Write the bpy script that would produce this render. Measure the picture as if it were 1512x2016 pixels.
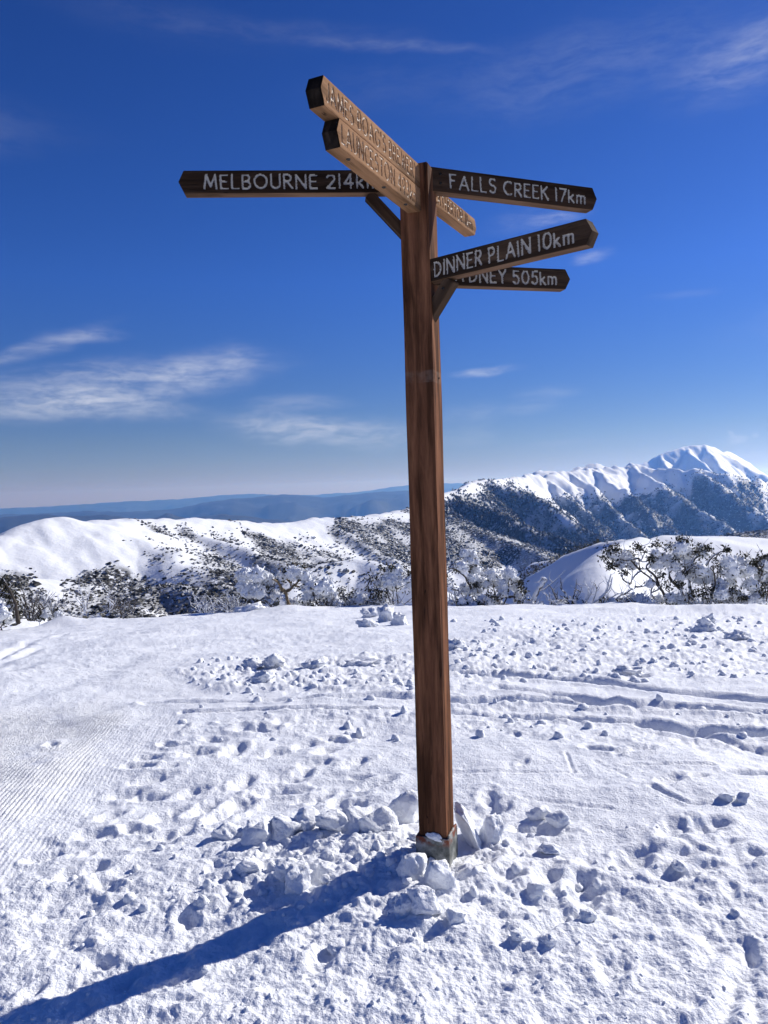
import bpy, bmesh, math
import numpy as np
from mathutils import Vector, Matrix

S = bpy.context.scene
for _o in list(bpy.data.objects):
    bpy.data.objects.remove(_o)
COL = S.collection
R = math.radians
rng = np.random.default_rng(7)

# ------------------------------------------------------------------ camera
F_PX, W_PX, H_PX = 1552.0, 1512.0, 2016.0     # focal length in pixels of the photograph
EYE = 1.6
PITCH = math.atan((1008 - 960) / F_PX)
ROLL = R(1.78)
_c, _s = math.cos(PITCH), math.sin(PITCH)
_fw = np.array([0, _c, -_s]); _u0 = np.array([0, _s, _c]); _r0 = np.array([1.0, 0, 0])
_rt = math.cos(ROLL) * _r0 - math.sin(ROLL) * _u0
_up = math.cos(ROLL) * _u0 + math.sin(ROLL) * _r0
CAM = np.array([0, 0, EYE])
cam_d = bpy.data.cameras.new('camera'); cam = bpy.data.objects.new('camera', cam_d); COL.objects.link(cam)
cam_d.sensor_fit = 'VERTICAL'; cam_d.angle = 2 * math.atan(1008 / F_PX)
cam_d.clip_start = 0.05; cam_d.clip_end = 120000
M = Matrix.Identity(4)
for i in range(3):
    M[i][0], M[i][1], M[i][2], M[i][3] = _rt[i], _up[i], -_fw[i], CAM[i]
cam.matrix_world = M
S.camera = cam

# ------------------------------------------------------------------ light
SUN_AZ, SUN_EL = R(56), R(29)                 # azimuth from +Y towards +X
sd = Vector((math.sin(SUN_AZ) * math.cos(SUN_EL), math.cos(SUN_AZ) * math.cos(SUN_EL), math.sin(SUN_EL)))
sun_d = bpy.data.lights.new('sun', 'SUN'); sun_d.energy = 5.0; sun_d.angle = R(0.53); sun_d.color = (1.0, 0.965, 0.91)
sun = bpy.data.objects.new('sun', sun_d); COL.objects.link(sun)
sun.rotation_euler = (-sd).to_track_quat('-Z', 'Y').to_euler(); sun.location = (30, 20, 40)
S.view_settings.view_transform = 'Standard'; S.view_settings.look = 'None'
S.view_settings.gamma = 1.0; S.view_settings.use_curve_mapping = False
S.view_settings.exposure = 0.16
S.cycles.max_bounces = 6; S.cycles.diffuse_bounces = 3; S.cycles.glossy_bounces = 2
S.cycles.transmission_bounces = 2; S.cycles.volume_bounces = 1
S.cycles.caustics_reflective = False; S.cycles.caustics_refractive = False
S.cycles.sample_clamp_indirect = 4.0


def px_dir(px, py):
    return (np.asarray(px)[..., None] - 756) / F_PX * _rt - (np.asarray(py)[..., None] - 1008) / F_PX * _up + _fw


def at(px, py, Y):
    """photograph pixel + forward distance in metres -> point of the place"""
    d = px_dir(np.float64(px), np.float64(py))
    return d * (Y / d[1]) + CAM


def project(P):
    d = P - CAM
    z = np.maximum(d @ _fw, 1e-3)
    return 756 + F_PX * (d @ _rt) / z, 1008 - F_PX * (d @ _up) / z


# world: physical sky with thin cirrus given by direction
def build_world():
    w = bpy.data.worlds.new('World'); S.world = w; w.use_nodes = True
    nt = w.node_tree; N = nt.nodes; L = nt.links; N.clear()
    out = N.new('ShaderNodeOutputWorld'); bg = N.new('ShaderNodeBackground'); bg.inputs['Strength'].default_value = 0.1
    sky = N.new('ShaderNodeTexSky'); sky.sky_type = 'NISHITA'; sky.sun_disc = False
    sky.sun_elevation = SUN_EL; sky.sun_rotation = SUN_AZ
    sky.altitude = 1850; sky.air_density = 0.85; sky.dust_density = 0.25; sky.ozone_density = 6.0
    tc = N.new('ShaderNodeTexCoord'); sep = N.new('ShaderNodeSeparateXYZ'); L.new(tc.outputs['Generated'], sep.inputs[0])

    def math_(op, a, b=None, clamp=False):
        n = N.new('ShaderNodeMath'); n.operation = op; n.use_clamp = clamp
        for i, v in enumerate((a, b)):
            if v is None: continue
            if isinstance(v, (int, float)): n.inputs[i].default_value = v
            else: L.new(v, n.inputs[i])
        return n.outputs[0]
    az = math_('ARCTAN2', sep.outputs['X'], sep.outputs['Y'])
    el = math_('ARCSINE', sep.outputs['Z'])
    cmb = N.new('ShaderNodeCombineXYZ'); L.new(az, cmb.inputs[0]); L.new(el, cmb.inputs[1])

    def noise(scale, loc=(0, 0, 0), rot=0.0, sc=(1, 1, 1), detail=6, rough=0.6, vec=None, dist=0.0):
        mp = N.new('ShaderNodeMapping'); mp.inputs['Location'].default_value = loc
        mp.inputs['Rotation'].default_value = (0, 0, rot); mp.inputs['Scale'].default_value = sc
        L.new(vec or cmb.outputs[0], mp.inputs[0])
        n = N.new('ShaderNodeTexNoise'); n.inputs['Scale'].default_value = scale; n.inputs['Detail'].default_value = detail
        n.inputs['Roughness'].default_value = rough; n.inputs['Distortion'].default_value = dist
        L.new(mp.outputs[0], n.inputs['Vector'])
        return n
    # wind-warped direction for every streak
    wn = noise(7.0, detail=3)
    sc_ = N.new('ShaderNodeVectorMath'); sc_.operation = 'MULTIPLY_ADD'
    sc_.inputs[1].default_value = (0.08, 0.026, 0); sc_.inputs[2].default_value = (-0.04, -0.013, 0)
    L.new(wn.outputs['Color'], sc_.inputs[0])
    ad = N.new('ShaderNodeVectorMath'); ad.operation = 'ADD'; L.new(cmb.outputs[0], ad.inputs[0]); L.new(sc_.outputs[0], ad.inputs[1])
    wv = ad.outputs[0]
    total = None
    # px, py, half-width px, half-height px, slope (radians, + = rising to the right), strength, noise softness
    blobs = [(230, 760, 340, 44, 0.10, 1.0), (380, 730, 140, 34, 0.20, 0.55), (60, 790, 220, 30, 0.04, 0.75), (260, 805, 170, 24, -0.06, 0.70),
             (70, 688, 170, 15, 0.30, 0.60), (170, 665, 90, 14, 0.0, 0.42), (90, 735, 150, 18, 0.12, 0.30), (560, 838, 150, 32, -0.12, 0.95),
             (700, 852, 180, 32, -0.10, 0.85), (590, 795, 110, 16, -0.04, 0.42), (470, 720, 60, 30, -0.9, 0.30),
             (955, 735, 75, 9, 0.03, 0.95), (1080, 775, 65, 14, 0.0, 0.35), (1050, 803, 60, 14, 0.02, 0.32), (930, 812, 90, 22, 0.05, 0.30), (920, 855, 80, 22, 0, 0.25),
             (1440, 862, 26, 9, 0.03, 1.0), (1432, 850, 9, 9, 0.0, 0.6), (1485, 852, 14, 8, 0.0, 0.5), (1480, 893, 70, 7, 0.02, 0.30), (1100, 872, 70, 8, 0.0, 0.16),
             (1100, 424, 60, 14, 0.10, 0.75), (1040, 430, 90, 24, 0.12, 0.22), (1165, 500, 45, 12, 0.15, 0.62), (1350, 580, 60, 8, 0.0, 0.14),
             (790, 95, 210, 10, -0.10, 0.28), (560, 62, 330, 20, -0.08, 0.10), (1150, 130, 330, 70, 0.05, 0.20), (1440, 125, 150, 60, 0.16, 0.40), (1500, 90, 80, 40, 0.2, 0.30),
             (300, 30, 300, 40, -0.1, 0.05), (760, 170, 200, 40, 0.0, 0.07), (2100, 500, 500, 60, 0.1, 0.4), (-600, 600, 400, 60, 0.1, 0.4), (-500, 200, 500, 50, 0.05, 0.3)]
    for (px, py, hw, hh, sl, amp) in blobs:
        d = px_dir(np.float64(px), np.float64(py)); d = d / np.linalg.norm(d)
        a, e = math.atan2(d[0], d[1]), math.asin(d[2])
        mp = N.new('ShaderNodeMapping'); mp.vector_type = 'TEXTURE'
        mp.inputs['Location'].default_value = (a, e, 0); mp.inputs['Rotation'].default_value = (0, 0, sl + 0.03)
        mp.inputs['Scale'].default_value = (hw / F_PX * 1.25, hh / F_PX * 1.5, 1)
        L.new(wv, mp.inputs[0])
        ln = N.new('ShaderNodeVectorMath'); ln.operation = 'LENGTH'; L.new(mp.outputs[0], ln.inputs[0])
        mr = N.new('ShaderNodeMapRange'); mr.interpolation_type = 'SMOOTHERSTEP'
        mr.inputs['From Min'].default_value = 1.0; mr.inputs['From Max'].default_value = 0.0
        mr.inputs['To Min'].default_value = 0.0; mr.inputs['To Max'].default_value = amp
        L.new(ln.outputs['Value'], mr.inputs['Value'])
        total = mr.outputs[0] if total is None else math_('ADD', total, mr.outputs[0])
    st = noise(11, rot=-0.10, sc=(1.0, 5.5, 1), detail=8, rough=0.56, vec=wv, dist=0.15)
    st2 = noise(45, rot=0.22, sc=(1.0, 3.4, 1), detail=6, rough=0.6, vec=wv, dist=0.2)
    mixn = math_('ADD', math_('MULTIPLY', st.outputs['Fac'], 0.60), math_('MULTIPLY', st2.outputs['Fac'], 0.40))
    mr = N.new('ShaderNodeMapRange'); mr.interpolation_type = 'SMOOTHSTEP'
    mr.inputs['From Min'].default_value = 0.32; mr.inputs['From Max'].default_value = 0.70
    mr.inputs['To Min'].default_value = 0.14; mr.inputs['To Max'].default_value = 1.0
    L.new(mixn, mr.inputs['Value'])
    fac = math_('MULTIPLY', math_('MULTIPLY', total, mr.outputs[0]), 0.52, clamp=True)
    mix = N.new('ShaderNodeMix'); mix.data_type = 'RGBA'
    L.new(fac, mix.inputs['Factor'])
    hs = N.new('ShaderNodeHueSaturation'); hs.inputs['Saturation'].default_value = 1.18; hs.inputs['Hue'].default_value = 0.505
    L.new(sky.outputs[0], hs.inputs['Color'])
    gr = N.new('ShaderNodeValToRGB'); ce = gr.color_ramp.elements
    ce.new(0.06); ce.new(0.25)
    for q, (pp, cc) in zip(ce, ((0.0, (0.62, 0.46, 0.46)), (0.06, (0.74, 0.54, 0.52)), (0.25, (0.84, 0.715, 0.96)), (0.5, (0.75, 0.63, 0.90)))): q.position = pp; q.color = (*cc, 1)
    L.new(math_('ABSOLUTE', sep.outputs['Z']), gr.inputs[0])
    mg = N.new('ShaderNodeMix'); mg.data_type = 'RGBA'; mg.blend_type = 'MULTIPLY'; mg.inputs['Factor'].default_value = 1.0
    L.new(hs.outputs[0], mg.inputs['A']); L.new(gr.outputs[0], mg.inputs['B'])
    L.new(mg.outputs['Result'], mix.inputs['A']); mix.inputs['B'].default_value = (5.6, 6.0, 7.2, 1)
    L.new(mix.outputs['Result'], bg.inputs['Color']); L.new(bg.outputs[0], out.inputs['Surface'])


build_world()

# ------------------------------------------------------------------ helpers
_prm = np.random.default_rng(3).permutation(512)
_prm = np.concatenate([_prm, _prm, _prm])
_ang = np.random.default_rng(4).random(512) * 2 * np.pi
_gx, _gy = np.cos(_ang), np.sin(_ang)
_rnd = np.random.default_rng(5).random((4, 512))


def noise2(x, y, seed=0):
    x = np.asarray(x, float) + seed * 17.31; y = np.asarray(y, float) - seed * 9.77
    xi = np.floor(x).astype(np.int64); yi = np.floor(y).astype(np.int64)
    fx, fy = x - xi, y - yi; xi &= 511; yi &= 511
    u = fx * fx * fx * (fx * (fx * 6 - 15) + 10); v = fy * fy * fy * (fy * (fy * 6 - 15) + 10)

    def g(ix, iy, dx, dy):
        h = _prm[_prm[ix & 511] + (iy & 511)]
        return _gx[h] * dx + _gy[h] * dy
    a = g(xi, yi, fx, fy); b = g(xi + 1, yi, fx - 1, fy); c = g(xi, yi + 1, fx, fy - 1); d = g(xi + 1, yi + 1, fx - 1, fy - 1)
    return 1.5 * ((a + u * (b - a)) + v * ((c + u * (d - c)) - (a + u * (b - a))))


def fbm(x, y, octs=4, seed=0, gain=0.5):
    t = 0; a = 1.0
    for i in range(octs):
        t = t + a * noise2(x, y, seed + i); x = x * 2.03; y = y * 2.03; a *= gain
    return t


def noise3(p, seed=0):
    """cheap smooth 3D noise from three 2D slices"""
    return (noise2(p[:, 0] + p[:, 2] * 0.7, p[:, 1] - p[:, 2] * 0.5, seed) + noise2(p[:, 1] + p[:, 0] * 0.4, p[:, 2], seed + 5)
            + noise2(p[:, 2], p[:, 0] + p[:, 1] * 0.3, seed + 9)) / 2


def lumps(x, y, cell, dens, seed=0, rmin=0.35, rmax=0.62, flat=0.75):
    """rounded clods of snow, one per cell at most: height field"""
    x = np.asarray(x) / cell; y = np.asarray(y) / cell
    x, y = x + 0.30 * noise2(x * 1.7, y * 1.7, seed + 200) + 0.14 * noise2(x * 4.1, y * 4.1, seed + 210), y + 0.30 * noise2(x * 1.7, y * 1.7, seed + 220) + 0.14 * noise2(x * 4.1, y * 4.1, seed + 230)
    xi = np.floor(x).astype(np.int64); yi = np.floor(y).astype(np.int64)
    best = np.zeros_like(x)
    for dx in (-1, 0, 1):
        for dy in (-1, 0, 1):
            cx, cy = xi + dx, yi + dy
            h = _prm[_prm[(cx + seed * 31) & 511] + ((cy + seed * 57) & 511)]
            px, py = cx + _rnd[0, h], cy + _rnd[1, h]
            rr = rmin + (rmax - rmin) * _rnd[2, h]
            on = _rnd[3, h] < dens
            q = 1 - ((x - px) ** 2 + (y - py) ** 2) / rr ** 2
            best = np.maximum(best, np.where(on & (q > 0), rr * np.maximum(q, 0) ** 0.72 * flat * (0.5 + 0.5 * _rnd[0, (h + 77) & 511]), 0))
    return best * cell


def seg_dist(x, y, pts):
    """distance to a polyline and the height interpolated along it"""
    bd = np.full(np.shape(x), 1e9)
    for (a, b) in zip(pts[:-1], pts[1:]):
        ax, ay, bx, by = a[0], a[1], b[0], b[1]
        l2 = (bx - ax) ** 2 + (by - ay) ** 2 + 1e-12
        t = np.clip(((x - ax) * (bx - ax) + (y - ay) * (by - ay)) / l2, 0, 1)
        bd = np.minimum(bd, np.hypot(x - ax - t * (bx - ax), y - ay - t * (by - ay)))
    return bd


def poly_sdf(x, y, poly):
    """signed distance to a polygon, negative inside"""
    n = len(poly); inside = np.zeros(np.shape(x), bool)
    d = seg_dist(x, y, list(poly) + [poly[0]])
    for i in range(n):
        x1, y1 = poly[i]; x2, y2 = poly[(i + 1) % n]
        c = ((y1 > y) != (y2 > y)) & (x < (x2 - x1) * (y - y1) / ((y2 - y1) or 1e-9) + x1)
        inside ^= c
    return np.where(inside, -d, d)


def sstep(a, b, x):
    t = np.clip((x - a) / (b - a), 0, 1); return t * t * (3 - 2 * t)


def np_mesh(name, V, Fq, smooth=True):
    me = bpy.data.meshes.new(name)
    V = np.ascontiguousarray(V, np.float32); Fq = np.ascontiguousarray(Fq, np.int32); k = Fq.shape[1]
    me.vertices.add(len(V)); me.vertices.foreach_set('co', V.ravel())
    me.loops.add(Fq.size); me.loops.foreach_set('vertex_index', Fq.ravel())
    me.polygons.add(len(Fq)); me.polygons.foreach_set('loop_start', np.arange(0, Fq.size, k, dtype=np.int32))
    me.update(calc_edges=True)
    me.polygons.foreach_set('use_smooth', np.full(len(Fq), smooth)); me.update()
    return me


def obj(name, me, mats, parent=None, loc=None, rot=None):
    o = bpy.data.objects.new(name, me); COL.objects.link(o)
    for m in (mats if isinstance(mats, (list, tuple)) else [mats]):
        if me is not None and len(me.materials) < len(mats if isinstance(mats, (list, tuple)) else [mats]): me.materials.append(m)
    if parent: o.parent = parent
    if loc is not None: o.location = loc
    if rot is not None: o.rotation_euler = rot
    return o


def tag(o, label=None, cat=None, group=None, kind=None):
    for k, v in (('label', label), ('category', cat), ('group', group), ('kind', kind)):
        if v: o[k] = v
    return o


def empty(name, loc):
    o = bpy.data.objects.new(name, None); COL.objects.link(o); o.location = loc; o.empty_display_size = 0.1
    return o


def grid_faces(nr, nc, wrap=False):
    i = np.arange(nr - 1)[:, None]; j = np.arange(nc if wrap else nc - 1)[None, :]
    jn = (j + 1) % nc
    a = i * nc + j; b = i * nc + jn; c = (i + 1) * nc + jn; d = (i + 1) * nc + j
    return np.stack([a, b, c, d], -1).reshape(-1, 4)


# ------------------------------------------------------------------ materials
class NT:
    def __init__(s, name):
        s.m = bpy.data.materials.new(name); s.m.use_nodes = True
        s.t = s.m.node_tree; s.N = s.t.nodes; s.L = s.t.links
        s.b = s.N['Principled BSDF']

    def put(s, sock, v):
        if hasattr(v, 'is_output') or isinstance(v, bpy.types.NodeSocket): s.L.new(v, sock)
        else: sock.default_value = v

    def coord(s, kind='Object'):
        return s.N.new('ShaderNodeTexCoord').outputs[kind]

    def pos(s):
        return s.N.new('ShaderNodeNewGeometry').outputs['Position']

    def map(s, vec, sc=(1, 1, 1), loc=(0, 0, 0), rot=(0, 0, 0)):
        n = s.N.new('ShaderNodeMapping'); n.inputs['Scale'].default_value = sc; n.inputs['Location'].default_value = loc
        n.inputs['Rotation'].default_value = rot
        s.L.new(vec, n.inputs[0]); return n.outputs[0]

    def noise(s, vec, scale, detail=4, rough=0.55, dist=0.0):
        n = s.N.new('ShaderNodeTexNoise'); s.L.new(vec, n.inputs['Vector']); n.inputs['Scale'].default_value = scale
        n.inputs['Detail'].default_value = detail; n.inputs['Roughness'].default_value = rough; n.inputs['Distortion'].default_value = dist
        return n.outputs['Fac']

    def rng(s, v, a, b, c=0.0, d=1.0):
        n = s.N.new('ShaderNodeMapRange'); n.interpolation_type = 'SMOOTHSTEP'; s.L.new(v, n.inputs['Value'])
        for k, q in zip(('From Min', 'From Max', 'To Min', 'To Max'), (a, b, c, d)): n.inputs[k].default_value = q
        return n.outputs[0]

    def math(s, op, a, b=0.0, clamp=False):
        n = s.N.new('ShaderNodeMath'); n.operation = op; n.use_clamp = clamp
        s.put(n.inputs[0], a); s.put(n.inputs[1], b); return n.outputs[0]

    def mix(s, f, a, b):
        n = s.N.new('ShaderNodeMix'); n.data_type = 'RGBA'
        s.put(n.inputs['Factor'], f); s.put(n.inputs['A'], a); s.put(n.inputs['B'], b); return n.outputs['Result']

    def ramp(s, v, stops):
        n = s.N.new('ShaderNodeValToRGB'); s.L.new(v, n.inputs[0]); e = n.color_ramp.elements
        while len(e) < len(stops): e.new(0.5)
        for q, (p, c) in zip(e, stops): q.position = p; q.color = (*c, 1)
        return n.outputs[0]

    def bump(s, h, strength, dist, prev=None):
        n = s.N.new('ShaderNodeBump'); n.inputs['Strength'].default_value = strength; n.inputs['Distance'].default_value = dist
        s.L.new(h, n.inputs['Height'])
        if prev is not None: s.L.new(prev, n.inputs['Normal'])
        return n.outputs[0]

    def sep(s, v):
        n = s.N.new('ShaderNodeSeparateXYZ'); s.L.new(v, n.inputs[0]); return n.outputs

    def done(s, col, rough=0.7, normal=None, spec=0.3):
        s.put(s.b.inputs['Base Color'], col); s.put(s.b.inputs['Roughness'], rough)
        s.b.inputs['Specular IOR Level'].default_value = spec
        if normal is not None: s.L.new(normal, s.b.inputs['Normal'])
        return s.m


def c4(r, g, b): return (r, g, b, 1)


def mat_snow(name, grain=1.0, fine=90):
    t = NT(name); p = t.pos()
    n1 = t.noise(p, fine, 3, 0.7); n2 = t.noise(p, 23, 4, 0.6)
    b = t.bump(n2, 0.5 * grain, 0.022); b = t.bump(n1, 0.8 * grain, 0.009, b)
    col = t.mix(t.noise(p, 1.3, 3), c4(0.84, 0.865, 0.90), c4(0.90, 0.91, 0.93))
    return t.done(col, 0.62, b, 0.35)


def mat_terrain(name, sc, dark_cover=0.0):
    t = NT(name); p = t.pos()
    n = t.noise(p, sc, 6, 0.62)
    b = t.bump(n, 0.5, 1.2 / sc * 0.12)
    a = t.N.new('ShaderNodeAttribute'); a.attribute_name = 'wood'
    w = t.noise(p, sc * 5, 3, 0.7)
    f = t.math('MULTIPLY', t.rng(a.outputs['Fac'], 0.05, 0.6), t.rng(w, 0.36 - dark_cover, 0.50 - dark_cover))  # wider dark forest cover, which also puts the range's shade into its colour
    col = t.mix(f, c4(0.84, 0.86, 0.89), c4(0.045, 0.043, 0.038))
    return t.done(col, 0.7, b, 0.2)


def mat_wood(name, dark, mid, light, axis='X', rough=0.6, seed=0.0, weather=None):
    t = NT(name); o = t.coord('Object')
    s = {'X': (1, 12, 12), 'Z': (12, 12, 1)}[axis]
    v = t.map(o, s, (seed, seed * 2, seed * 3))
    g1 = t.noise(v, 2.2, 5, 0.6, 1.2); g2 = t.noise(t.map(o, tuple(q * 6 for q in s)), 4.0, 3, 0.7)
    blot = t.noise(t.map(o, tuple(0.22 * q for q in s), (seed * 5, 3, 1)), 7.0, 4, 0.6)
    g = t.math('ADD', t.math('MULTIPLY', g1, 0.75), t.math('MULTIPLY', g2, 0.25))
    col = t.ramp(g, [(0.28, dark), (0.48, mid), (0.70, light)])
    dk = t.mix(t.rng(blot, 0.40, 0.62, 0.0, 0.75), col, c4(*[0.45 * q for q in dark]))
    ck = t.noise(t.map(o, tuple(q * 0.9 if q == 1 else q * 2.4 for q in s), (seed * 7, 1, seed)), 2.0, 2, 0.4, 0.4)
    ckm = t.math('MULTIPLY', t.rng(t.math('ABSOLUTE', t.math('SUBTRACT', ck, 0.5)), 0.012, 0.004), t.rng(blot, 0.45, 0.55))
    dk = t.mix(t.math('MULTIPLY', ckm, 0.8), dk, c4(0.010, 0.008, 0.007))
    h = t.bump(g2, 0.35, 0.002); h = t.bump(g1, 0.3, 0.003, h)
    if weather:
        dk = weather(t, o, dk)
    return t.done(dk, 0.85, h, 0.04)


SNOW = mat_snow('snow', 1.0)
SNOW_CLUMP = mat_snow('rime_snow', 1.4, 60)
KNOLL_SNOW = mat_terrain('knoll_snow', 0.9)
RIDGE_SNOW = mat_terrain('ridge_snow', 0.06)
RANGE_SNOW = mat_terrain('range_snow', 0.02, 0.07)
WOOD_PALE = mat_wood('pale_weathered_wood', (0.20, 0.105, 0.052), (0.28, 0.152, 0.078), (0.36, 0.205, 0.112), 'X', 0.65, 1.0)


def _post_weather(t, o, col):
    z = t.sep(o)[2]
    band = t.math('MULTIPLY', t.rng(z, 2.015, 2.02), t.rng(z, 2.07, 2.06))
    grey = t.noise(t.map(o, (9, 9, 9)), 3.0, 4)
    col = t.mix(t.math('MULTIPLY', band, t.rng(grey, 0.3, 0.7, 0.0, 0.22)), col, c4(0.30, 0.24, 0.20))
    return col


WOOD_POST = mat_wood('brown_post_wood', (0.058, 0.026, 0.014), (0.155, 0.066, 0.035), (0.29, 0.13, 0.066), 'Z', 0.6, 2.0, _post_weather)
WOOD_EDGE = mat_wood('tan_board_edge', (0.105, 0.060, 0.036), (0.16, 0.094, 0.058), (0.22, 0.135, 0.086), 'X', 0.65, 6.0)
WOOD_STAIN = mat_wood('dark_stained_wood', (0.030, 0.017, 0.011), (0.052, 0.031, 0.020), (0.090, 0.056, 0.036), 'X', 0.55, 3.0)
WOOD_BROWN = mat_wood('brown_stained_wood', (0.038, 0.024, 0.017), (0.072, 0.046, 0.030), (0.12, 0.077, 0.050), 'X', 0.6, 4.0)
WOOD_END = mat_wood('dark_end_grain', (0.010, 0.008, 0.007), (0.018, 0.014, 0.012), (0.045, 0.034, 0.028), 'Z', 0.6, 5.0)  # board ends much darker than the other wood


def mat_paint(name, base, wear_col, lo, hi):
    t = NT(name); o = t.coord('Object')
    n = t.noise(o, 60, 4, 0.65); n2 = t.noise(o, 420, 3, 0.7)
    f = t.rng(n, lo, hi)
    col = t.mix(f, base, wear_col)
    return t.done(col, 0.6, t.bump(n2, 0.3, 0.0015), 0.3)


PAINT = mat_paint('cream_letter_paint', c4(0.46, 0.43, 0.37), c4(0.22, 0.18, 0.14), 0.54, 0.72)
PAINT_WORN = mat_paint('worn_letter_groove', c4(0.215, 0.122, 0.066), c4(0.60, 0.52, 0.42), 0.57, 0.66)


def mat_steel():
    t = NT('galvanised_steel'); o = t.coord('Object')
    n = t.noise(o, 14, 5, 0.65); r = t.noise(o, 33, 4, 0.6)
    z = t.sep(o)[2]
    col = t.ramp(n, [(0.34, (0.05, 0.055, 0.05)), (0.48, (0.16, 0.17, 0.155)), (0.66, (0.40, 0.40, 0.38))])
    rust = t.math('MULTIPLY', t.rng(z, 0.125, 0.15), t.rng(r, 0.42, 0.56))
    col = t.mix(rust, col, c4(0.20, 0.055, 0.025))
    t.b.inputs['Metallic'].default_value = 0.15
    return t.done(col, 0.6, t.bump(n, 0.3, 0.003), 0.4)


STEEL = mat_steel()
RUSTY = NT('rusty_edge'); RUSTY = RUSTY.done(RUSTY.ramp(RUSTY.noise(RUSTY.coord(), 60, 4), [(0.35, (0.05, 0.02, 0.012)), (0.65, (0.26, 0.075, 0.035))]), 0.8)
BOLT = NT('dark_bolt_metal'); BOLT.b.inputs['Metallic'].default_value = 0.6; BOLT = BOLT.done(BOLT.ramp(BOLT.noise(BOLT.coord(), 90, 3), [(0.3, (0.012, 0.011, 0.011)), (0.7, (0.07, 0.065, 0.06))]), 0.45)


def mat_bark(name, bark, bark2, cover):
    """bark with rime on its upper and windward (left) side"""
    t = NT(name); p = t.pos(); g = t.N.new('ShaderNodeNewGeometry')
    nx, ny, nz = t.sep(g.outputs['Normal'])
    e = t.math('ADD', t.math('MULTIPLY', nz, 0.62), t.math('MULTIPLY', nx, -0.38))
    e = t.math('ADD', e, t.math('MULTIPLY', t.math('SUBTRACT', t.noise(p, 9, 4, 0.65), 0.5), 1.7))
    f = t.rng(e, cover, cover + 0.16)
    bk = t.mix(t.noise(t.map(p, (14, 14, 4)), 2.0, 4), bark, bark2)
    col = t.mix(f, bk, c4(0.80, 0.82, 0.86))
    return t.done(col, 0.75, t.bump(t.noise(p, 45, 4), 0.5, 0.012), 0.2)


BARK = mat_bark('dark_gum_bark', c4(0.030, 0.025, 0.022), c4(0.10, 0.082, 0.066), 0.18)
BARK_TAN = mat_bark('tan_gum_bark', c4(0.10, 0.072, 0.042), c4(0.30, 0.23, 0.14), 0.55)
BARK_RIME = mat_bark('rime_coated_bark', c4(0.05, 0.042, 0.038), c4(0.20, 0.17, 0.15), -0.32)
LEAF = NT('gum_leaf'); LEAF = LEAF.done(LEAF.ramp(LEAF.noise(LEAF.pos(), 7, 3, 0.7), [(0.38, (0.016, 0.017, 0.010)), (0.52, (0.045, 0.042, 0.022)), (0.62, (0.075, 0.062, 0.038)), (0.70, (0.55, 0.56, 0.57))]), 0.55)
WOODLAND = NT('far_gum_wood'); WOODLAND = WOODLAND.done(WOODLAND.ramp(WOODLAND.noise(WOODLAND.pos(), 0.21, 4, 0.7), [(0.36, (0.022, 0.022, 0.019)), (0.55, (0.048, 0.046, 0.038)), (0.66, (0.16, 0.155, 0.145))]), 0.8)
RIMED = NT('far_rimed_wood'); RIMED = RIMED.done(RIMED.ramp(RIMED.noise(RIMED.pos(), 0.33, 4, 0.7), [(0.36, (0.09, 0.088, 0.08)), (0.52, (0.34, 0.34, 0.34)), (0.65, (0.70, 0.72, 0.75))]), 0.8)
FOREST = NT('forest_slope'); FOREST = FOREST.done(FOREST.ramp(FOREST.noise(FOREST.pos(), 0.004, 6, 0.65), [(0.3, (0.010, 0.015, 0.013)), (0.7, (0.028, 0.034, 0.027))]), 0.9)

# ------------------------------------------------------------------ ground of the snow field
EDGE = 22.0


def edge_at(x, y):
    a = np.arctan2(x, y)
    return EDGE + 1.2 * noise2(a * 6, a * 0 + 3.3, 2) + 0.4 * noise2(a * 23, a * 0, 4)


def ground_profile(x, y):
    d = np.hypot(x, y); k = np.maximum(d - 4.0, 0)
    z = -0.115 * (k - 3 * (1 - np.exp(-k / 3)))
    front = sstep(-0.2, 0.4, y / (d + 1e-6))
    z = z * front
    e = np.maximum(d - edge_at(x, y), 0)
    return z - front * 0.46 * (np.sqrt(e * e + 0.35) - np.sqrt(0.35))


def on_ground(px, py, it=30):
    """where the pixel's ray meets the smooth snow field"""
    d = px_dir(np.float64(px), np.float64(py)); z = 0.0
    for _ in range(it):
        t = (z - EYE) / d[2]; p = CAM + d * t
        z = 0.5 * z + 0.5 * float(ground_profile(p[0], p[1]))
    return p


POST = at(862, 1712, 3.2429); POST[2] = 0.0


def gpoly(pts): return [tuple(on_ground(*p)[:2]) for p in pts]


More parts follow.
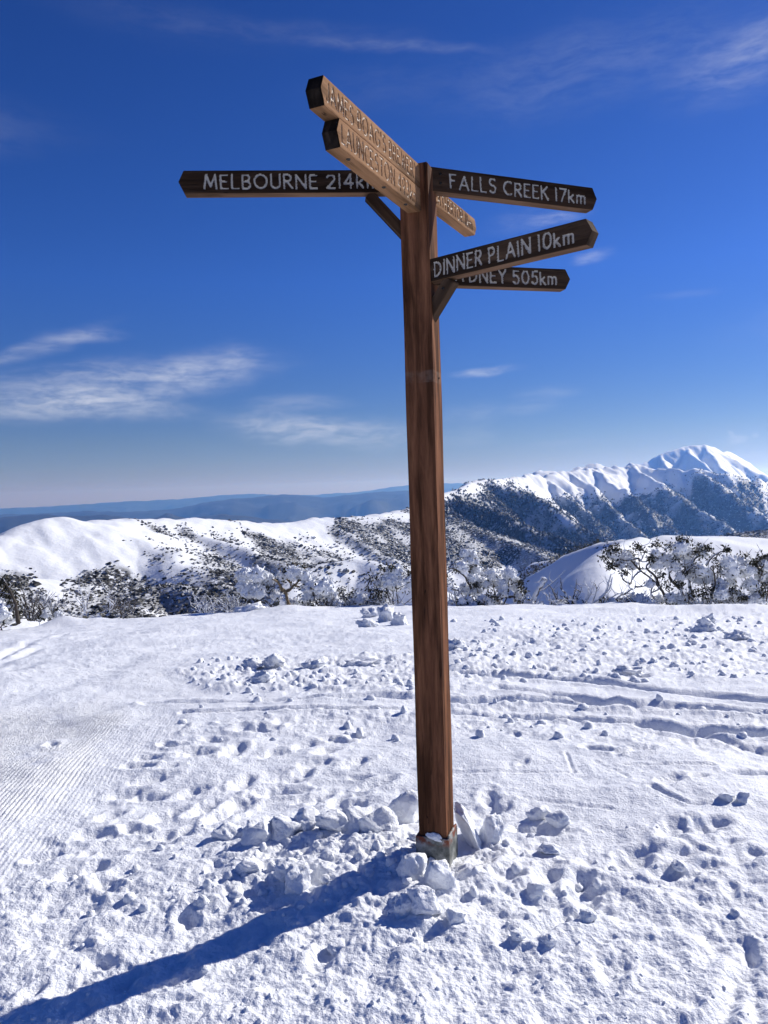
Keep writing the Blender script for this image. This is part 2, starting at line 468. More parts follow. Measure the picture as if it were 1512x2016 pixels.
def build_snow_field():
    fine = np.concatenate([np.linspace(R(-38), R(-29), 45)[:-1], np.linspace(R(-29), R(29), 690), np.linspace(R(29), R(38), 45)[1:]])
    rest = np.concatenate([np.linspace(R(38), R(180), 50)[1:], np.linspace(R(-180), R(-38), 50)[1:-1]])
    ang = np.concatenate([fine, rest]); order = np.argsort(ang); ang = ang[order]
    q = np.linspace(1050, 240, 690); r = []
    d = 2.1
    # rows evenly spread over the view down the slope
    dd = np.linspace(1.9, 24.5, 6000); tb = (EYE - np.array([float(ground_profile(0.0, v)) for v in dd])) / dd
    keep = tb <= tb[0]
    rows = np.interp(np.linspace(tb[0], tb.min() + 1e-4, 560), tb[::-1], dd[::-1])
    rows = np.unique(np.concatenate([np.linspace(0.15, 1.85, 10), rows, np.linspace(8, 25, 90), np.geomspace(25.4, 75, 26)]))
    A, D = np.meshgrid(ang, rows); X = D * np.sin(A); Y = D * np.cos(A)
    x, y = X.ravel(), Y.ravel(); dist = np.hypot(x, y)
    z = ground_profile(x, y)
    infr = (np.abs(np.arctan2(x, y)) < R(38.3)) & (dist > 1.7) & (dist < 26)
    # broad undulation
    z += 0.05 * fbm(x * 0.5, y * 0.5, 3, 11) * sstep(1, 5, dist) + 0.012 * fbm(x * 2.2, y * 2.2, 3, 15)
    xf, yf = x[infr], y[infr]; zf = np.zeros_like(xf)
    P = np.stack([xf, yf, z[infr]], -1); px, py = project(P)
    pn = 26 * fbm(xf * 1.4, yf * 1.4, 3, 41)       # ragged borders

    def m(poly, feather):
        return 1 - sstep(-feather, feather, poly_sdf(px + 0.6 * pn, py + 0.35 * pn, poly))
    right = m([(870, 1275), (980, 1228), (1200, 1210), (2000, 1204), (2000, 1345), (1200, 1330), (880, 1350)], 22)
    mid = m([(330, 1325), (480, 1297), (840, 1288), (840, 1368), (560, 1366), (400, 1350)], 12)
    low = m([(290, 1430), (520, 1404), (840, 1398), (840, 1428), (560, 1440), (360, 1450)], 10)
    band = m([(870, 1360), (1200, 1385), (2000, 1405), (2000, 1500), (1250, 1470), (880, 1440)], 18)
    far_l = m([(-400, 1250), (200, 1228), (800, 1215), (830, 1290), (400, 1300), (-400, 1390)], 20)
    near = sstep(1600, 1760, py + 60 * noise2(xf * 1.5, yf * 1.5, 50))
    rp = np.hypot(xf - POST[0] + 0.12, yf - POST[1] + 0.05)
    heap = np.exp(-(rp / 0.50) ** 2)
    heap2 = np.exp(-(((xf - POST[0] + 0.50) / 0.62) ** 2 + ((yf - POST[1] - 0.05) / 0.30) ** 2))
    rough = np.clip(right + mid + 0.6 * low + 0.55 * band + 0.22 * far_l, 0, 1)
    smooth = 1 - np.clip(rough + near + heap + heap2, 0, 1)
    L1 = lumps(xf, yf, 0.30, 0.50, 1); L2 = lumps(xf, yf, 0.15, 0.65, 2); L3 = lumps(xf, yf, 0.07, 0.75, 3); L4 = lumps(xf, yf, 0.032, 0.85, 4)
    sw = sstep(-0.3, 0.5, noise2(xf * 0.9, yf * 0.9, 71)); sw2 = sstep(-0.2, 0.5, noise2(xf * 2, yf * 2, 72))
    bil = np.abs(noise2(xf * 7, yf * 7, 301)) + 0.5 * np.abs(noise2(xf * 15, yf * 15, 302)) + 0.30 * np.abs(noise2(xf * 33, yf * 33, 303))
    foot = sstep(0.05, 0.22, np.hypot(xf - POST[0], yf - POST[1]))
    heapm = np.clip(heap + heap2, 0, 1) * foot
    zf += rough * (0.24 * L1 * sw + 0.30 * L2 + 0.26 * L3 + 0.022 * bil)
    zf += near * (0.04 * L1 * sw * sw2 + 0.05 * L2 * sw2 + 0.06 * L3 * (0.25 + 0.75 * sw) + 0.09 * L4 + 0.007 * bil)
    zf += heapm * (0.26 * L1 + 0.22 * L2 + 0.13 * L3 + 0.14 * L4 + 0.015 * bil)
    zf += smooth * (0.10 * L3 * sstep(0.1, 0.6, noise2(xf * 1.3, yf * 1.3, 73)) + 0.09 * L4 + 0.10 * L2 * sstep(0.3, 0.6, noise2(xf * 1.1, yf * 1.1, 77)))
    zf += 0.004 * fbm(xf * 16, yf * 16, 3, 51, 0.6) * (0.6 + near + rough)
    zf += 0.013 * fbm(xf * 5, yf * 5, 2, 55) * (0.5 + 0.8 * near)
    zf += 0.035 * heap + 0.05 * heap2
    # groomed corduroy on the left
    a, b = on_ground(0, 1542), on_ground(151, 1411); v = (b - a)[:2] / np.linalg.norm((b - a)[:2]); nrm = np.array([v[1], -v[0]])
    s = (xf - a[0]) * nrm[0] + (yf - a[1]) * nrm[1]; period = 0.0265
    cm = m([(-420, 1420), (150, 1390), (262, 1290), (330, 1262), (400, 1262), (370, 1400), (300, 1480), (215, 1570), (110, 1680), (-40, 1760), (-420, 1800)], 30)
    strong = m([(-420, 1425), (150, 1392), (235, 1400), (190, 1480), (120, 1570), (30, 1620), (-60, 1660), (-420, 1760)], 28)
    cm = np.clip(0.32 * cm + 0.85 * strong, 0, 1)
    cm = cm * sstep(-0.55, 0.0, fbm(xf * 2.4, yf * 2.4, 2, 61) + 0.25)
    zf = zf * (1 - 0.75 * cm) + cm * 0.0062 * np.cos(2 * np.pi * s / period + 0.5 * noise2(xf * 1.5, yf * 1.5, 63))
    # ski and vehicle tracks
    tracks = [([(290, 1387), (420, 1386), (560, 1384), (700, 1381), (830, 1378)], 0.05, 0.04), ([(360, 1408), (620, 1404), (830, 1400)], 0.03, 0.03),
              ([(872, 1328), (1000, 1332), (1150, 1341), (1300, 1360), (1530, 1388), (1900, 1440)], 0.07, 0.075), ([(890, 1385), (1080, 1382), (1260, 1388), (1400, 1398), (1530, 1409), (1900, 1440)], 0.055, 0.06),
              ([(985, 1360), (1120, 1372), (1250, 1391)], 0.05, 0.05), ([(890, 1408), (1080, 1412), (1250, 1419), (1350, 1432), (1530, 1441), (1900, 1490)], 0.055, 0.055),
              ([(1270, 1425), (1370, 1440), (1530, 1478), (1900, 1580)], 0.06, 0.06), ([(1060, 1318), (1160, 1325), (1260, 1332)], 0.06, 0.05),
              ([(-20, 1300), (60, 1264), (140, 1245), (300, 1233), (450, 1226)], 0.10, 0.035), ([(-20, 1318), (80, 1272), (200, 1252), (420, 1238)], 0.10, 0.03),
              ([(1400, 2040), (1440, 1940), (1466, 1860)], 0.030, 0.018), ([(1500, 2030), (1484, 1930), (1468, 1850)], 0.022, 0.016),
              ([(1108, 1488), (1136, 1526)], 0.010, 0.012), ([(885, 1523), (1010, 1527), (1130, 1524)], 0.016, 0.020), ([(1170, 1500), (1240, 1545)], 0.012, 0.010),
              ([(1230, 1512), (1310, 1513), (1400, 1517)], 0.018, 0.02), ([(1440, 1528), (1530, 1522)], 0.03, 0.03), ([(1010, 1580), (1120, 1585), (1200, 1600)], 0.015, 0.014),
              ([(900, 1590), (1000, 1582)], 0.02, 0.016), ([(1290, 1565), (1360, 1590), (1420, 1596)], 0.02, 0.02), ([(1330, 1660), (1400, 1690), (1470, 1700)], 0.02, 0.02),
              ([(1040, 1850), (1120, 1812), (1200, 1800)], 0.03, 0.02)]
    for pts, w, dep in tracks:
        if w < 0.028: dep = dep * 0.55
        gp = gpoly(pts); dd_ = seg_dist(xf + 0.02 * fbm(xf * 3, yf * 3, 2, 81), yf + 0.03 * fbm(xf * 3, yf * 3, 2, 83), gp)
        k = dep * (0.55 + 0.7 * sstep(-0.5, 0.5, noise2(xf * 1.7, yf * 1.7, 85)))
        zf += -k * np.exp(-(dd_ / w) ** 2) * 1.1 + 0.26 * k * np.exp(-((dd_ - 1.9 * w) / (0.8 * w)) ** 2)
    # footprints and scuffs
    rr = np.random.default_rng(12)
    feet = [(500, 1442, 1.5), (690, 1582, 1.3), (462, 1480, 1.2), (270, 1512, 1), (300, 1532, 1.2), (252, 1556, 1), (292, 1562, 1), (560, 1548, 1.2), (540, 1482, 1), (640, 1478, 1), (380, 1552, 1), (660, 1455, 1),
            (620, 1500, 1.1), (700, 1500, 1.1), (590, 1520, 1.1), (440, 1600, 1.1), (400, 1585, 1.0), (470, 1580, 1.2), (215, 1600, 0.9), (195, 1640, 1.2), (160, 1720, 1.1), (340, 1640, 1.0), (330, 1470, 0.9), (420, 1460, .9), (100, 1466, 0.9),
            (1060, 1642, 1.3), (1180, 1480, 1), (1265, 1482, 1), (1150, 1760, 1.25), (1390, 1640, 1.2), (1330, 1645, 1.2), (1470, 1690, 1.0), (1250, 1700, 1.3), (1480, 1880, 0.5), (1210, 1905, 0.9), (960, 1600, 1.2), (640, 1890, .9)]
    for _ in range(22): feet.append((rr.uniform(230, 780), rr.uniform(1445, 1640), rr.uniform(0.6, 1.1)))
    for _ in range(16): feet.append((rr.uniform(900, 1512), rr.uniform(1450, 1760), rr.uniform(0.5, 1.1)))
    for _ in range(14): feet.append((rr.uniform(40, 700), rr.uniform(1660, 1980), rr.uniform(0.5, 0.9)))
    for fx, fy, k in feet:
        c = on_ground(fx, fy); th = R(35) + rr.normal() * 0.6
        sel = np.abs(xf - c[0]) + np.abs(yf - c[1]) < 0.6
        ux = (xf[sel] - c[0]) * math.cos(th) + (yf[sel] - c[1]) * math.sin(th); uy = -(xf[sel] - c[0]) * math.sin(th) + (yf[sel] - c[1]) * math.cos(th)
        nn = 0.25 * fbm(xf[sel] * 14, yf[sel] * 14, 2, 91)
        q = np.sqrt((ux / (0.105 * k)) ** 2 + (uy / (0.052 * k)) ** 2) + nn
        zf[sel] += -0.024 * k * (1 - sstep(0.35, 1.10, q)) + 0.007 * k * np.exp(-((q - 1.4) / 0.35) ** 2)
    # drifts along the far edge: px, py, half width m, half depth m, height m
    for bx, by, w, dpt, h in [(570, 1203, 1.0, 1.4, 0.17), (150, 1222, 1.3, 1.0, 0.50), (1440, 1204, 2.2, 0.9, 0.18), (950, 1204, 1.5, 1.0, 0.05), (310, 1222, 1.2, 1.0, 0.06)]:
        c = on_ground(bx, by); 
        if c[1] > 23: c = at(bx, by, 21.5)
        zf += h * np.exp(-((xf - c[0]) / w) ** 2 - ((yf - c[1]) / dpt) ** 2)
    z[infr] += zf
    V = np.stack([x, y, z], -1)
    me = np_mesh('snow_field', V, grid_faces(len(rows), len(ang), wrap=True)[:, ::-1])
    o = obj('snow_field', me, SNOW); tag(o, kind='structure')
    return o, V.reshape(len(rows), len(ang), 3), rows, ang


FIELD, FIELD_V, FIELD_ROWS, FIELD_ANG = build_snow_field()


def field_z(x, y):
    """height of the built snow surface (bilinear lookup in its own grid)"""
    d, a = math.hypot(x, y), math.atan2(x, y)
    i = int(np.clip(np.searchsorted(FIELD_ROWS, d) - 1, 0, len(FIELD_ROWS) - 2)); j = int(np.clip(np.searchsorted(FIELD_ANG, a) - 1, 0, len(FIELD_ANG) - 2))
    return float(FIELD_V[i:i + 2, j:j + 2, 2].mean())


# ------------------------------------------------------------------ hills and mountains
# crest lines: (px, py, forward distance m); side slope, rounding m
RIDGES = [
    # left snow ridge with its knob and the spurs that run down to the right
    ([(-260, 1150, 330), (-120, 1095, 370), (0, 1056, 410), (70, 1030, 440), (120, 1020, 455), (165, 1026, 465), (210, 1040, 470), (300, 1078, 440), (400, 1128, 400), (480, 1175, 360), (540, 1215, 330)], 0.40, 9),
    ([(165, 1030, 560), (235, 1022, 640), (330, 1021, 720), (430, 1022, 800), (490, 1028, 850), (560, 1031, 900), (620, 1020, 960), (690, 1018, 1030), (760, 1012, 1120), (815, 1000, 1250)], 0.40, 16),
    ([(300, 1030, 690), (370, 1046, 660), (460, 1076, 620), (540, 1104, 580), (620, 1128, 540), (700, 1160, 500)], 0.56, 8),
    ([(480, 1028, 845), (540, 1050, 810), (600, 1082, 770), (640, 1106, 730), (700, 1130, 690)], 0.56, 9),
    ([(620, 1020, 960), (680, 1050, 900), (740, 1085, 850), (800, 1118, 800), (880, 1150, 740)], 0.60, 9),
    ([(740, 1014, 1090), (790, 1050, 1030), (850, 1090, 960), (930, 1130, 880)], 0.45, 10),
    ([(560, 1160, 300), (610, 1116, 330), (650, 1101, 340), (690, 1098, 345), (730, 1106, 340), (790, 1130, 320), (860, 1165, 300)], 0.58, 8),
    ([(230, 1215, 200), (270, 1178, 235), (310, 1150, 255), (345, 1150, 250), (400, 1170, 235), (470, 1205, 210)], 0.58, 5),
    ([(-120, 1170, 210), (0, 1135, 240), (70, 1138, 250), (130, 1175, 240), (180, 1215, 220)], 0.38, 9),
    # wooded spurs right of the post
    ([(800, 1008, 1280), (875, 1028, 1220), (960, 1052, 1130), (1040, 1080, 1040), (1095, 1103, 980), (1180, 1150, 880)], 0.80, 10),
    ([(860, 975, 1900), (905, 988, 1800), (960, 1004, 1700), (1040, 1040, 1560), (1120, 1068, 1450), (1200, 1100, 1350)], 0.80, 14),
    ([(815, 1000, 1300), (850, 984, 1750), (905, 962, 2050), (952, 945, 2300), (1000, 958, 2250), (1060, 988, 2150), (1120, 1022, 2030), (1190, 1060, 1900), (1260, 1100, 1780)], 0.85, 14),
    # the range behind
    ([(952, 946, 2350), (990, 945, 2700), (1022, 940, 2950), (1038, 935, 3100), (1062, 938, 3150), (1095, 930, 3300), (1130, 929, 3400), (1160, 922, 3500), (1195, 920, 3600), (1228, 913, 3700), (1256, 918, 3700), (1300, 925, 3650), (1370, 923, 3600), (1420, 934, 3600), (1512, 945, 3700), (1700, 960, 3800)], 0.88, 14),
    ([(1062, 938, 3150), (1100, 962, 3050), (1140, 1000, 2900), (1180, 1040, 2750)], 0.94, 9),
    ([(1110, 928, 3350), (1150, 958, 3200), (1200, 1000, 3000), (1250, 1045, 2800)], 0.94, 9),
    ([(1165, 922, 3500), (1210, 955, 3300), (1255, 990, 3100), (1310, 1035, 2850)], 0.94, 9),
    ([(1228, 913, 3700), (1275, 938, 3500), (1330, 975, 3250), (1400, 1020, 2950), (1470, 1070, 2700)], 0.91, 12),
    ([(1370, 923, 3600), (1420, 960, 3350), (1480, 1000, 3100), (1560, 1050, 2800)], 0.91, 12),
    ([(1038, 935, 3100), (1046, 960, 3000), (1060, 1000, 2850)], 0.98, 8),
    ([(1115, 922, 4300), (1165, 912, 4400), (1190, 912, 4450), (1230, 925, 4500)], 0.71, 25),
    ([(1060, 930, 4000), (1090, 925, 4100), (1125, 932, 4100)], 0.71, 25),
    # the high peak
    ([(1225, 925, 6300), (1262, 913, 6400), (1300, 894, 6500), (1345, 879, 6600), (1385, 876, 6650), (1410, 883, 6700), (1445, 905, 6600), (1500, 935, 6400)], 0.85, 22),
    ([(1385, 876, 6650), (1420, 886, 7000), (1440, 887, 7200), (1475, 898, 7300), (1530, 914, 7400), (1700, 940, 7600)], 0.85, 22),
    ([(1345, 879, 6600), (1362, 895, 6400), (1400, 925, 6100), (1430, 950, 5900)], 0.98, 10),
    ([(1385, 876, 6650), (1405, 900, 6350), (1440, 930, 6000), (1470, 950, 5800)], 0.98, 10),
    ([(1300, 894, 6500), (1310, 915, 6300), (1325, 940, 6100)], 0.94, 12),
    # dark wooded hill at the right edge, above the knoll
    ([(1330, 1085, 900), (1400, 1062, 930), (1470, 1050, 960), (1560, 1040, 980), (1700, 1035, 990)], 0.45, 20),
]
KNOLL_TOP = [([(1310, 1053, 84), (1380, 1058, 86), (1440, 1070, 86), (1520, 1084, 86), (1620, 1105, 86), (1900, 1130, 86)], 0.15, 10)]
KNOLL_RIM = [(1225, 1200, 43), (1190, 1150, 50), (1180, 1108, 58), (1205, 1078, 68), (1250, 1060, 77), (1310, 1053, 84), (1330, 1053, 110)]   # brow: left of it the knoll falls steeply
KNOLL_SIDE = [([(1225, 1200, 43), (1190, 1150, 50), (1180, 1108, 58), (1205, 1078, 68), (1250, 1059, 78)], 1.0, 1.8),
              ([(1260, 1057, 79), (1180, 1068, 86), (1120, 1092, 93), (1065, 1122, 98), (1020, 1157, 100)], 0.95, 1.2)]


def ridge_field(x, y, ridges, h0, soft):
    h = h0
    for (pts, slope, w) in ridges:
        P = [at(*p) for p in pts]
        rh = np.full(x.shape, -1e9)
        for a, b in zip(P[:-1], P[1:]):
            dx, dy = b[0] - a[0], b[1] - a[1]
            t = np.clip(((x - a[0]) * dx + (y - a[1]) * dy) / (dx * dx + dy * dy), 0, 1)
            d = np.hypot(x - a[0] - t * dx, y - a[1] - t * dy)
            rh = np.maximum(rh, a[2] + t * (b[2] - a[2]) - slope * (np.sqrt(d * d + w * w) - w))
        k = soft * w
        dlt = np.clip(0.5 + 0.5 * (rh - h) / k, 0, 1)
        h = h + (rh - h) * dlt + k * dlt * (1 - dlt) * 0.5
    return h


def terrain_z(x, y):
    d = np.hypot(x, y); a = np.arctan2(x, y)
    base = -14 - 0.30 * np.maximum(d - 40, 0)
    base = np.maximum(base, -150 - 0.07 * d)
    wk = sstep(900, 2600, d); sc = 260.0
    h = ridge_field(x + wk * 34 * fbm(x / sc, y / sc, 3, 401), y + wk * 34 * fbm(x / sc, y / sc, 3, 411), RIDGES, base, 0.8)
    near = ridge_field(x, y, KNOLL_TOP, base, 1.0)
    rim = [tuple(at(*p)[:2]) for p in KNOLL_RIM]
    out = poly_sdf(x, y, rim + [(30, 160), (160, 160), (160, 20), (22, 20)])
    near = np.maximum(near - 1.0 * np.maximum(np.sqrt(np.maximum(out, 0) ** 2 + 2.0) - 1.41, 0), base)
    near = ridge_field(x, y, KNOLL_SIDE, near, 1.0)
    h = np.where(d < 170, np.maximum(h, near), h)
    # gullies and wind-carved relief grow with distance from the crest rounding
    g = 1 - np.abs(fbm(x / 160, y / 160, 4, 101))
    amp = sstep(150, 700, d) * 8 + sstep(1500, 3500, d) * 34
    h = h + amp * (g - 0.75) * sstep(-6, -60, h - (-0.02 * d)) * 0.9
    cr = 1 - 1.7 * np.abs(fbm(x / 130, y / 130, 5, 441, 0.58)); h = h + sstep(1900, 2800, d) * (1 - 0.45 * sstep(5000, 6000, d)) * 9 * (cr - 0.60)
    rd = 1 - np.abs(noise2(x / 95, y / 95, 421)) * 1.6; h = h + sstep(1800, 3200, d) * (13 * (rd - 0.6) * sstep(0, -80, h) + 7 * (0.5 - np.abs(noise2(x / 42, y / 60, 431))))
    h = h + sstep(160, 400, d) * 1.6 * fbm(x / 28, y / 28, 3, 111) + 0.10 * fbm(x / 9, y / 9, 2, 115) * sstep(30, 60, d)
    h = h + 0.05 * fbm(x / 1.2, y / 5, 3, 118) * (d < 150)
    return h


WOODS = [  # photograph polygons with how thick the wood stands there
    ([(-60, 1128), (60, 1118), (70, 1150), (105, 1170), (120, 1140), (165, 1108), (215, 1104), (262, 1125), (280, 1160), (330, 1220), (-60, 1225)], 0.62),
    ([(215, 1048), (330, 1098), (430, 1142), (490, 1178), (470, 1200), (400, 1165), (320, 1122), (240, 1070)], 0.78),
    ([(330, 1088), (400, 1092), (465, 1125), (490, 1165), (420, 1150), (350, 1112)], 0.85),
    ([(280, 1034), (380, 1050), (480, 1085), (560, 1115), (600, 1135), (520, 1125), (420, 1085), (330, 1055)], 0.72),
    ([(465, 1036), (520, 1046), (575, 1075), (628, 1110), (590, 1118), (530, 1092), (478, 1066)], 0.80),
    ([(655, 1028), (800, 1004), (900, 1010), (900, 1160), (760, 1140), (690, 1092), (640, 1056)], 0.64),
    ([(400, 1055), (640, 1060), (700, 1110), (560, 1190), (420, 1180), (300, 1130)], 0.36),
    ([(600, 1108), (790, 1112), (800, 1180), (560, 1180)], 0.30),
    ([(250, 1130), (330, 1145), (420, 1165), (500, 1185), (560, 1215), (180, 1225)], 0.42),
    ([(-60, 1180), (300, 1180), (300, 1230), (-60, 1240)], 0.6),
    ([(880, 965), (952, 946), (1000, 953), (1110, 1010), (1200, 1060), (1200, 1130), (900, 1130), (800, 1010)], 0.82),
    ([(1000, 960), (1060, 975), (1130, 985), (1200, 985), (1280, 965), (1330, 940), (1400, 940), (1530, 960), (1530, 1100), (1200, 1100)], 0.88),
    ([(1100, 1010), (1300, 1010), (1530, 1000), (1530, 1100), (1150, 1090)], 1.0),
    ([(1020, 1090), (1160, 1075), (1170, 1082), (1110, 1098), (1040, 1140), (1000, 1160), (960, 1150)], 0.85),
    ([(1256, 921), (1300, 927), (1400, 928), (1440, 940), (1530, 948), (1530, 975), (1400, 965), (1330, 945)], 0.55),
]


def wood_density(x, y, z):
    px, py = project(np.stack([x, y, z], -1))
    j = 14 * fbm(x / 40, y / 40, 3, 121); px = px + j; py = py + 0.5 * j
    dn = np.zeros_like(x)
    for poly, k in WOODS:
        s = poly_sdf(px, py, poly); dn = np.maximum(dn, k * (1 - sstep(-26, 12, s + 20 * fbm(x / (14 + np.hypot(x, y) / 30), y / (14 + np.hypot(x, y) / 30), 2, 451))))
    d = np.hypot(x, y)
    dn = dn * (0.45 + 0.55 * sstep(-0.35, 0.25, fbm(x / (30 + d / 40), y / (30 + d / 40), 3, 127)))
    dn = np.where(d > 1700, dn * (0.62 + 0.38 * sstep(0.02, 0.35, np.abs(fbm(x / 130, y / 130, 3, 441, 0.58)))), dn)
    return np.where((d < 165) & (px > 990) & (py < 1200), 0, dn)


def build_terrain():
    ang = np.concatenate([np.linspace(R(-75), R(-30), 26)[:-1], np.linspace(R(-30), R(30), 530), np.linspace(R(30), R(75), 26)[1:]])
    bands = [('snow_knoll', np.geomspace(38, 190, 90), KNOLL_SNOW), ('snow_ridge', np.geomspace(190, 1320, 210), RIDGE_SNOW), ('mountain_range', np.concatenate([np.linspace(1320, 2500, 70)[:-1], np.linspace(2500, 4000, 150)[:-1], np.linspace(4000, 5900, 26)[:-1], np.linspace(5900, 7400, 80), [7800, 8400, 9000]]), RANGE_SNOW)]
    for name, rows, mat in bands:
        A, D = np.meshgrid(ang, rows); x = (D * np.sin(A)).ravel(); y = (D * np.cos(A)).ravel()
        z = terrain_z(x, y)
        me = np_mesh(name, np.stack([x, y, z], -1), grid_faces(len(rows), len(ang))[:, ::-1])
        at_ = me.attributes.new('wood', 'FLOAT', 'POINT'); w = wood_density(x, y, z).astype(np.float32)
        at_.data.foreach_set('value', w)
        tag(obj(name, me, mat), kind='structure')


build_terrain()


def build_valley():
    r = np.geomspace(60, 90000, 40); a = np.linspace(-np.pi, np.pi, 97)[:-1]
    A, D = np.meshgrid(a, r); x = (D * np.sin(A)).ravel(); y = (D * np.cos(A)).ravel()
    z = np.where(D.ravel() < 300, -30 - D.ravel() * 0.5, -180 - 0.075 * np.minimum(D.ravel(), 9000))
    z = z - 250 * sstep(8000, 12000, D.ravel())
    tag(obj('valley_floor', np_mesh('valley_floor', np.stack([x, y, z], -1), grid_faces(40, 96, True)[:, ::-1]), FOREST), kind='structure')


build_valley()

FAR = [  # skyline pixels and distance: far ranges fading in the air
    ('distant_range', 27000, [(-500, 1020), (-200, 1010), (0, 1001), (100, 997), (200, 990), (300, 985), (350, 983), (430, 975), (500, 972), (560, 975), (620, 974), (700, 969), (780, 958), (830, 953), (880, 951), (915, 952), (960, 958), (1100, 960), (1300, 950), (1600, 945), (2000, 940)]),
    ('distant_range', 15000, [(-500, 1030), (-150, 1016), (0, 1013), (60, 1012), (170, 1006), (250, 1008), (330, 1003), (365, 998), (400, 990), (450, 983), (500, 979), (560, 973), (600, 976), (640, 979), (700, 973), (760, 968), (800, 966), (860, 972), (950, 985), (1200, 985), (2000, 980)]),
    ('distant_range', 8800, [(-500, 1030), (-200, 1025), (0, 1020), (40, 1016), (85, 1013), (130, 1017), (165, 1016), (205, 1013), (250, 1018), (290, 1023), (310, 1017), (330, 1010), (350, 1016), (375, 1022), (400, 1016), (440, 1012), (480, 1015), (520, 1021), (600, 1028), (700, 1030), (900, 1025), (2000, 1020)]),
]


def build_far():
    for i, (name, Y, pts) in enumerate(FAR):
        pxs = np.linspace(-500, 2000, 340); pys = np.interp(pxs, [p[0] for p in pts], [p[1] for p in pts])
        pys = pys + 1.3 * fbm(pxs / 22, pxs * 0 + i, 4, 130 + i)
        C = np.array([at(a, b, Y) for a, b in zip(pxs, pys)])
        offs = np.concatenate([-np.geomspace(1, 0.02, 22), [0], np.geomspace(0.02, 1, 10)]) * min(5200, 0.22 * Y)
        rows = []
        for o_ in offs:
            q = C.copy(); s = (Y + o_) / Y
            q[:, 0] *= s; q[:, 1] *= s
            n = fbm(q[:, 0] / 900, q[:, 1] / 900, 4, 140 + i)
            q[:, 2] = C[:, 2] - 0.17 * np.sqrt(o_ * o_ + 200 ** 2) + 34 + np.abs(o_) * 0.10 * n
            q[:, 2] = np.where(np.abs(o_) < 1, C[:, 2], q[:, 2])
            rows.append(q)
        V = np.concatenate(rows)
        tag(obj(name, np_mesh(name, V, grid_faces(len(offs), len(pxs))), FOREST), kind='structure')


build_far()

# ------------------------------------------------------------------ icosphere templates
_ico = {}


def ico(n):
    if n not in _ico:
        bm = bmesh.new(); bmesh.ops.create_icosphere(bm, subdivisions=n, radius=1.0)
        bm.verts.ensure_lookup_table()
        _ico[n] = (np.array([v.co[:] for v in bm.verts]), np.array([[v.index for v in f.verts] for f in bm.faces])); bm.free()
    return _ico[n]


def rot_rand(g):
    q = g.normal(size=4); q /= np.linalg.norm(q); w, x, y, z = q
    return np.array([[1 - 2 * (y * y + z * z), 2 * (x * y - z * w), 2 * (x * z + y * w)], [2 * (x * y + z * w), 1 - 2 * (x * x + z * z), 2 * (y * z - x * w)], [2 * (x * z - y * w), 2 * (y * z + x * w), 1 - 2 * (x * x + y * y)]])


def join(parts):
    V, Fs, o = [], [], 0
    for v, f in parts:
        V.append(v); Fs.append(f + o); o += len(v)
    return np.concatenate(V), np.concatenate(Fs)


# ------------------------------------------------------------------ woods on the slopes (nobody could count them)
def build_woodland():
    g = np.random.default_rng(31)
    v0 = np.array([[1, 0, 0], [-.5, .87, 0], [-.5, -.87, 0], [0.4, 0.25, 0.95], [-0.35, -.35, .85], [0, 0, -0.9]], float)
    f0 = np.array([[0, 1, 3], [1, 2, 4], [2, 0, 4], [0, 3, 4], [1, 4, 3], [1, 0, 5], [2, 1, 5], [0, 2, 5]])
    pyr_v = np.array([[1, 0, -0.3], [-.5, .87, -0.3], [-.5, -.87, -0.3], [0.1, 0.1, 1]], float); pyr_f = np.array([[0, 1, 3], [1, 2, 3], [2, 0, 3]])
    for name, d0, d1, n in [('woodland', 150, 1320, 300000), ('mountain_woodland', 1320, 4600, 400000)]:
        near = d0 < 1000
        a = g.uniform(R(-29), R(29), n); d = np.exp(g.uniform(math.log(d0), math.log(d1), n)) if near else g.uniform(d0, d1, n)
        x, y = d * np.sin(a), d * np.cos(a); z = terrain_z(x, y)
        keep = g.random(n) < wood_density(x, y, z)
        px, py = project(np.stack([x, y, z], -1)); keep &= (py < 1235)
        x, y, z, d = x[keep], y[keep], z[keep], d[keep]
        first = g.random(len(x)) < (0.54 if near else 0.86)
        for nm, sel, mat in ((name, first, WOODLAND), ('rimed_' + name, ~first, RIMED)):
            xs, ys, zs, ds = x[sel], y[sel], z[sel], d[sel]; m = len(xs)
            tv, tf = (v0, f0) if near else (pyr_v, pyr_f); nv = len(tv)
            s = g.lognormal(0, 0.42, m) * (0.22 + ds / 1250) if near else g.uniform(2.0, 4.2, m)
            th = g.uniform(0, 6.28, m); c, sn = np.cos(th), np.sin(th)
            L = tv[None] * (1 + 0.22 * g.normal(size=(m, nv, 3))) * s[:, None, None]
            L[..., 0] *= g.uniform(0.9, 1.7, m)[:, None]; L[..., 2] *= 0.60 if near else 1.1
            X = L[..., 0] * c[:, None] - L[..., 1] * sn[:, None]; Y = L[..., 0] * sn[:, None] + L[..., 1] * c[:, None]
            V = np.stack([X + xs[:, None], Y + ys[:, None], L[..., 2] + (zs + 0.35 * s)[:, None]], -1).reshape(-1, 3)
            Fc = (tf[None] + (np.arange(m) * nv)[:, None, None]).reshape(-1, 3)
            o = obj(nm, np_mesh(nm, V, Fc, False), mat)
            lab = {'woodland': 'dark snow gum scrub scattered over the snowy ridge', 'rimed_woodland': 'pale rimed scrub scattered over the snowy ridge',
                   'mountain_woodland': 'dark forest on the shaded mountain slopes', 'rimed_mountain_woodland': 'frosted forest on the mountain slopes'}[nm]
            tag(o, lab, 'woodland', kind='stuff')
            print(nm, m)


build_woodland()

# ------------------------------------------------------------------ signpost
def arc(cx, cy, rx, ry, a0, a1, n=10):
    return [(cx + rx * math.cos(R(a0 + (a1 - a0) * i / n)), cy + ry * math.sin(R(a0 + (a1 - a0) * i / n))) for i in range(n + 1)]


